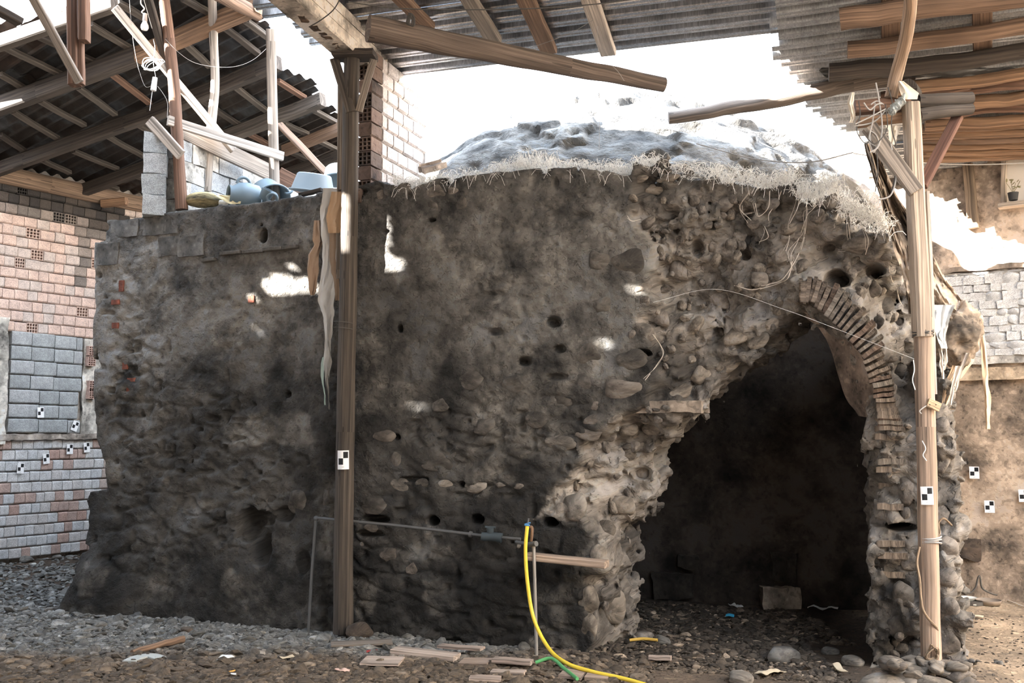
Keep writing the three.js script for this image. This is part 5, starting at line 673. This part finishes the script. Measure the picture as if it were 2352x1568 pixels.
// ------------------------------------------------------------------ planks and litter on the ground
const onGround = (x, y) => { let p = P(x, y, 7); for (let k = 0; k < 8; k++) { const g = groundY(p.x, p.z), d = ray(x, y); p = d.multiplyScalar((g - EYE) / d.y).add(V(0, EYE, 0)); } return p; };
{
  const pk = (l, x0, y0, x1, y1, w, t, m, lift = .01, tilt = 0) => { const a = onGround(x0, y0), b = onGround(x1, y1); a.y += lift + t / 2; b.y += lift + t / 2 + tilt; solo('plank', l, 'plank', plank(a, b, w, t), m); };
  const pl = wood(.6, .53, .5), pw = wood(.66, .6, .57), pb = wood(.46, .39, .35);
  pk('long whitish plank on the ground before the wall, under a shorter board', 905, 1506, 1050, 1522, .14, .04, pw, .02); pk('short board lying on the right end of the long whitish plank', 1010, 1506, 1108, 1514, .09, .018, pl, .065); pk('square whitish board, leftmost of the boards by the post', 834, 1530, 922, 1532, .22, .018, pw, .03); pk('brown board half under the long whitish plank', 1060, 1528, 1128, 1530, .18, .02, pb, .02); pk('grooved plank end next to the brown board, upper of two', 1134, 1532, 1222, 1538, .09, .03, pl, .035); pk('narrow plank below the grooved one at the bottom', 1130, 1550, 1206, 1553, .08, .025, pw, .01); pk('plank stub at the photo bottom left of the green hose', 1080, 1566, 1150, 1569, .1, .03, pl, .01); pk('plank crossing under the green hose', 1290, 1556, 1340, 1562, .2, .02, pb, .02); pk('plank stub beside the yellow hose at the wall foot', 1346, 1562, 1400, 1566, .16, .025, pb, .02); pk('plank end sticking out at the foot of the broken jamb', 1490, 1524, 1542, 1526, .05, .03, pl, .03); pk('dark thin board lying in front of the middle post', 760, 1490, 900, 1484, .16, .014, wood(.3, .28, .26), .03);
  solo('branch', 'thick brown stick lying on the gravel at the lower left', 'stick', log(line(onGround(302, 1510).add(V(0, .04, 0)), onGround(420, 1482).add(V(0, .05, 0)), 14, .02, 4), .02, .028, 10, .2), M.woodBrown);
  solo('curved_fragment', 'pale grey curved shard lying in front of the brown stick', 'shard', sweep(spline([onGround(296, 1526), onGround(318, 1516), onGround(344, 1512), onGround(368, 1518)].map((p) => p.add(V(0, .02, 0))), 20), () => rectSec(.05, .008, .003), V(0, 1, 0), .6), mat(.5, .53, .52, { roughness: .5 }));
  const scrap = (name, l, c, x, y, w, h, m, s) => { const p = onGround(x, y), g = new THREE.BoxGeometry(w, .004, h, 10, 1, 8), a = g.attributes.position; for (let i = 0; i < a.count; i++) a.setY(i, a.getY(i) + Math.min(.05 * w / .1, .035) * fbm3(a.getX(i) * 14 + s, s, a.getZ(i) * 14, 2)); g.rotateY(s); g.computeVertexNormals(); g.translate(p.x, p.y + .035, p.z); solo(name, l, c, g, m); };
  const pp = mat(.78, .8, .8), leaf = mat(.6, .5, .36);
  scrap('paper_scrap', 'torn white scrap on the gravel left of the post foot', 'scrap', 518, 1522, .1, .07, pp, 1); scrap('dry_leaf', 'curled tan leaf standing on the gravel below the water pipe', 'leaf', 660, 1518, .05, .1, leaf, 2.2); scrap('dry_leaf', 'pinkish flat leaf near the photo bottom left of the planks', 'leaf', 786, 1548, .09, .05, mat(.6, .42, .36), 3); scrap('plastic_scrap', 'tiny orange scrap near the photo bottom on the left', 'scrap', 534, 1549, .05, .012, mat(.8, .42, .1), 4); scrap('plastic_scrap', 'small round white scrap just below the orange one', 'scrap', 536, 1558, .04, .035, pp, 5); scrap('plastic_scrap', 'bright blue plastic scrap on the dark floor inside the arch', 'scrap', 1677, 1425, .07, .05, mat(.05, .42, .7), 6); scrap('plastic_scrap', 'dark red scrap before the square whitish board', 'scrap', 852, 1502, .1, .02, mat(.3, .04, .04), 7); scrap('paper_scrap', 'white scraps of film along the far edge of the chamber floor, left', 'scrap', 1690, 1398, .22, .06, pp, 8); scrap('paper_scrap', 'white flattened scrap beside the ashlar block in the chamber', 'scrap', 1890, 1404, .26, .06, pp, 9); scrap('cardboard', 'brown torn cardboard at the photo bottom inside the arch', 'scrap', 1770, 1552, .2, .1, leaf, 10); scrap('dry_leaf', 'tan crumpled leaf right of the cardboard near the pier', 'leaf', 1930, 1545, .16, .05, leaf, 11); scrap('dry_leaf', 'faint brown leaf on the sand floor at the right', 'leaf', 2246, 1420, .09, .04, leaf, 12);
  // ashlar block on the chamber floor
  const ab = onGround(1797, 1400); solo('ashlar_block', 'squared pale stone block standing on the chamber floor, its corner broken', 'stone block', lumpy(.34, .19, .22, .025, .035, 6, 3).translate(ab.x, ab.y + .1, ab.z - .1), stone(.5, .45, .4));
  const bs = onGround(826, 1466); solo('fallen_stone', 'brown round stone at the foot of the middle post on its right', 'stone', stoneGeo(4, 77).scale(.11, .075, .08).translate(bs.x, bs.y + .05, bs.z), stone(.15, .12, .1));
  // ironmongery by the right wall
  const w = thing('bent_bracket', 'rusty bent iron hanger standing on the floor against the right plaster wall', 'hanger'), im = mat(.07, .06, .05, { roughness: .7 }), g0 = onGround(2250, 1386); const q = (x, y) => P(x, y, -g0.z); part('rod', tube(spline([q(2204, 1362), q(2206, 1354), q(2226, 1362), q(2240, 1350), q(2246, 1328), q(2250, 1322), q(2256, 1350), q(2276, 1362), q(2290, 1366)], 50), .008, 6), im, w); seat(w);
  const pan = thing('pan', 'shallow rusty pan on the floor below the bent iron hanger', 'pan'), g1 = onGround(2270, 1388); part('bowl', new THREE.LatheGeometry([[0, 0], [.1, 0], [.115, .045], [.108, .045], [.095, .008], [0, .008]].map(([r, y]) => new THREE.Vector2(r, y)), 36).translate(g1.x, g1.y, g1.z), mat(.3, .24, .19, { roughness: .6 }), pan); seat(pan);
  const dish = thing('dish', 'white dish on a dark lid beside the rusty pan', 'dish'), g2 = onGround(2222, 1386); part('bowl', new THREE.LatheGeometry([[0, .03], [.05, .03], [.085, .06], [.08, .06], [.048, .036], [0, .036]].map(([r, y]) => new THREE.Vector2(r, y)), 32).translate(g2.x, g2.y, g2.z), mat(.85, .84, .8, { roughness: .4 }), dish); part('lid', new THREE.CylinderGeometry(.1, .1, .03, 30).translate(g2.x + .03, g2.y + .016, g2.z + .03), im, dish); seat(dish);
  solo('flex', 'pale flex trailing over the floor from the pan to the right', 'flex', tube(spline([onGround(2206, 1384), onGround(2240, 1392), onGround(2290, 1374), onGround(2352, 1396), onGround(2400, 1410)].map((p) => p.add(V(0, .012, 0))), 40), .006, 5), mat(.7, .62, .52));
  const pot = thing('potted_plant', 'small black pot with a spindly plant on the window sill at the right edge', 'plant'), [ps, pv] = BW.px(2330, 466); const pc = BW.at(ps, pv + .01, .07); part('pot', new THREE.CylinderGeometry(.05, .038, .075, 24).translate(pc.x, pc.y + .04, pc.z), mat(.05, .05, .05), pot);
  part('stem', mergeGeometries([0, 1, 2, 3].map((i) => tube(spline([pc.clone().add(V(0, .07, 0)), pc.clone().add(V((i - 1.6) * .02, .12, .01)), pc.clone().add(V((i - 1.6) * .045, .17 + .02 * (i % 2), .02))], 8), .003, 4))), mat(.25, .22, .12), pot);
  for (let i = 0; i < 12; i++) { const lf = new THREE.SphereGeometry(1, 8, 6).scale(.02, .004, .01); const o = part('leaf', lf, mat(.28, .25, .14), pot); o.position.copy(pc).add(V(rr(-.07, .06), rr(.11, .2), rr(0, .04))); o.rotation.set(rr(-1, 1), rr(0, 6), rr(-1, 1)); } seat(pot);
}
// broken hollow tile on the wall top
{ const t = thing('broken_tile', 'broken ribbed clay tile lying in the dry grass on the wall top by the pier', 'tile'), c = P(994, 384, 8.35), tm = stone(.72, .64, .6); const s = part('slab', lumpy(.2, .05, .16, .03, .02, 9, 2), tm, t); s.position.copy(c); for (let i = 0; i < 6; i++) { const r = part('rib', box(.2, .008, .012), tm, t); r.position.copy(c).add(V(-.02, .03 - .0, -.06 + i * .022)); } for (const k of t.children) k.rotation.set(.35, .35, .22); seat(t); }

// ------------------------------------------------------------------ dry grass, roots, gravel
{
  const topAt = (u) => { let b = 2; for (const q of [14, 24, 36, 48]) for (let v = 3.9; v > b; v -= CELL) { const j = Math.round((v - V0) / CELL), i = Math.round((u - U0) / CELL); if (j < NV && field[(q * NV + j) * NU + i] < 0) { b = v; break; } } return b; };
  const uOf = (x) => FW.px(x, 390)[0], blades = [], [u0, u1] = [uOf(900), uOf(2040)], tops = new Map(), top = (u) => { const k = Math.round(u * 60); if (!tops.has(k)) tops.set(k, topAt(u)); return tops.get(k); };
  const curl = (p, len, rise, r, n = 5) => { let a = rr(0, 6.28), y = 0; const q = [p.clone()]; for (let i = 1; i < n; i++) { a += rr(-1.1, 1.1); y = rise * Math.sin(i / (n - 1) * rr(1.8, 3)); q.push(q[i - 1].clone().add(V(Math.cos(a) * len / n, 0, Math.sin(a) * len / n)).setY(p.y + y + rr(-.006, .006))); } return tube(q, r, 3); };
  for (let i = 0; i < 5600; i++) { const u = mix(u0, u1, rnd()), k = clamp(.55 + fbm3(u * 3, 2, 1)), tuft = Math.exp(-(((u - uOf(1235)) / .16) ** 2)) + .3 * Math.exp(-(((u - uOf(1840)) / .25) ** 2)), w = rnd() < .55 ? rr(-.14, .0) : rr(-1.1, -.1); if (rnd() > .35 + k) continue; const p = FW.at(u, Math.max(top(u), w < -.75 ? 3.42 : 0) + rr(-.015, .03 + .03 * k), w); blades.push(curl(p, rr(.05, .16), rr(.005, .05) * (1 + k) + tuft * rr(0, .13), rr(.0011, .002))); }
  for (let i = 0; i < 110; i++) { const u = mix(u0, u1, rnd()); const p = FW.at(u, top(u) - .01, rr(-.02, .03)), q = p.clone().add(V(rr(-.08, .08), -rr(.02, .12), .03)); blades.push(tube([p, p.clone().lerp(q, .5).add(V(0, .02, .02)), q], .0013, 3)); }
  const g = shade(new THREE.Mesh(mergeGeometries(blades), mat(.8, .78, .74))); g.name = 'dry_grass'; g.userData = { label: 'pale dry grass and straw matted along the broken wall top below the dome', category: 'grass', kind: 'stuff' }; scene.add(g);
  const roots = []; const R = [[[1720, 440], [1700, 480], [1722, 510]], [[1770, 440], [1764, 480], [1740, 500], [1730, 470]], [[1794, 440], [1786, 470], [1766, 490], [1768, 510]], [[1834, 430], [1830, 470], [1812, 520], [1816, 550], [1800, 580]], [[1850, 430], [1848, 460], [1856, 480], [1850, 540], [1838, 570]], [[1880, 450], [1870, 480], [1852, 486], [1846, 530], [1832, 560], [1812, 585], [1822, 620]], [[1838, 580], [1820, 610], [1800, 640], [1770, 655], [1730, 662], [1690, 660]], [[1822, 600], [1810, 640], [1790, 650], [1750, 660]], [[1920, 450], [1924, 490], [1920, 520]], [[1944, 480], [1946, 520], [1950, 560]], [[1966, 460], [1970, 490]], [[1980, 520], [1990, 550], [1984, 580]], [[2010, 490], [2028, 520], [2036, 560]], [[1950, 550], [1940, 570], [1925, 578]], [[1740, 560], [1760, 540], [1756, 520]], [[1700, 470], [1708, 490], [1730, 484]], [[2040, 610], [2046, 640], [2060, 650]], [[2060, 660], [2064, 690], [2074, 700]], [[1500, 770], [1518, 800], [1522, 815], [1510, 840], [1478, 870]], [[1442, 498], [1450, 510], [1470, 506]]];
  for (const q of R) for (let k = 0; k < 2; k++) roots.push(tube(spline(q.map(([x, y]) => { let [u, v] = FW.px(x, y, -.1), f = frontW(u, v) ?? -.2;[u, v] = FW.px(x + rr(-5, 5), y + rr(-5, 5), f + .05); return FW.at(u, v, f + .045 + .02 * k); }), 24), k ? .0012 : .0024, 4));
  const r = shade(new THREE.Mesh(mergeGeometries(roots), mat(.6, .54, .47))); r.name = 'roots'; r.userData = { label: 'pale bare roots hanging over the broken core above the arch', category: 'roots', kind: 'stuff' }; scene.add(r);
  // gravel: grey crushed stone on the left, browner rubble towards the camera, dark litter in the chamber, its shade put into the colour
  const gm = stone(1, 1, 1), shapes = [0, 1, 2, 3].map((i) => stoneGeo(1, 60 + i, .6)), D = new THREE.Object3D(), col = new THREE.Color();
  shapes.forEach((sg, si) => {
    const N = 7500, im = new THREE.InstancedMesh(sg, gm, N); let n = 0;
    for (let k = 0; n < N && k < N * 6; k++) {
      const zone = rnd(); let x, z, s; if (zone < .72) { const px = rr(-120, 1500), py = 1265 + 330 * Math.pow(rnd(), .7), p = P(px, py, 1), d = ray(px, py), q = d.multiplyScalar(-EYE / d.y); x = q.x; z = q.z; if (z < -14) continue; const dw = z - FRONT_EDGE(x); if (x > -4 && dw < .04) continue; if (rnd() < sm(-.4, 1.3, x) * .8) continue; s = rr(.01, .03) * (rnd() < .06 ? 1.8 : 1); } else if (zone < .985) { x = rr(.2, 2.6); z = FRONT_EDGE(x) - rr(-.35, 2.25); if (x > 2.2 && z > FRONT_EDGE(x) - .9) continue; s = rr(.006, .02) * (rnd() < .08 ? 2 : 1); } else { x = rr(2.9, 5); z = rr(-9, -5); s = rr(.004, .012); }
      D.position.set(x, groundY(x, z) + s * .25, z); D.rotation.set(rr(-.5, .5), rr(0, 6.28), rr(-.5, .5)); D.scale.set(s * rr(.9, 1.7), s * rr(.7, 1.2), s * rr(.8, 1.3)); D.updateMatrix(); im.setMatrixAt(n, D.matrix);
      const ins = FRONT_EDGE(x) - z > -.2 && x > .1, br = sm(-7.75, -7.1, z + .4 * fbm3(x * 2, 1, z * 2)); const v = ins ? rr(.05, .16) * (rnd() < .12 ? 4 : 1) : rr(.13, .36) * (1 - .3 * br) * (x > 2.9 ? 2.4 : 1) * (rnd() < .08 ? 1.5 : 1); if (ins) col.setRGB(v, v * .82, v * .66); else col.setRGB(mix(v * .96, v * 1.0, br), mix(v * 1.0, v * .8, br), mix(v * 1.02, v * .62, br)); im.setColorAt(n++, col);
    }
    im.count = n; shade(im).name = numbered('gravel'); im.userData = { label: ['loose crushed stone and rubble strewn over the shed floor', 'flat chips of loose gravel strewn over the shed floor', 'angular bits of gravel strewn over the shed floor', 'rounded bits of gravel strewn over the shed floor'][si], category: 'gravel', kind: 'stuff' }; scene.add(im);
  });
  // larger stones lying about, one by one
  const ls = Array.from({ length: 8 }, (_, i) => stoneGeo(3, 80 + i, .7)), lm = [[.26, .26, .255], [.2, .195, .19], [.3, .28, .26], [.2, .16, .13]].map((c) => stone(...c));
  for (const [x, y, w, l] of [[230, 1440, 22, 'grey chunk in the gravel near the left foot of the ruin'], [430, 1452, 26, 'pale chunk in the gravel under the ruin, left of the water pipe'], [690, 1482, 24, 'greenish flat stone in the gravel at the foot of the water pipe'], [735, 1500, 26, 'chunk between the water pipe and the dark thin board'], [120, 1405, 24, 'dark stone on the ground left of the ruin'], [60, 1290, 26, 'stone at the foot of the whitewashed brick wall'], [130, 1284, 20, 'small dark stone at the foot of the left wall'], [1905, 1500, 30, 'half-buried stone at the inner foot of the right pier'], [1960, 1525, 40, 'brown brick-like lump at the foot of the right pier'], [1800, 1515, 60, 'flat dusty lump on the chamber threshold'], [1520, 1478, 34, 'brown lump just inside the arch on the left'], [2295, 1525, 16, 'small dark clod on the sand floor at the right'], [1480, 1470, 40, 'low rubble lump against the broken jamb'], [2016, 1448, 30, 'pale rubble piece against the inner jamb'], [1700, 1566, 50, 'stone at the photo bottom before the arch']]) { const p = onGround(x, y), s = w / ppm(-p.z) * .55; const o = shade(new THREE.Mesh(pick(ls), pick(lm))); o.name = numbered('loose_stone'); o.position.copy(p).add(V(0, s * .3, 0)); o.scale.set(s * 1.2, s, s); o.rotation.y = rr(0, 6); scene.add(o); tag(o, l, 'stone'); }
}

renderer.render(scene, camera);
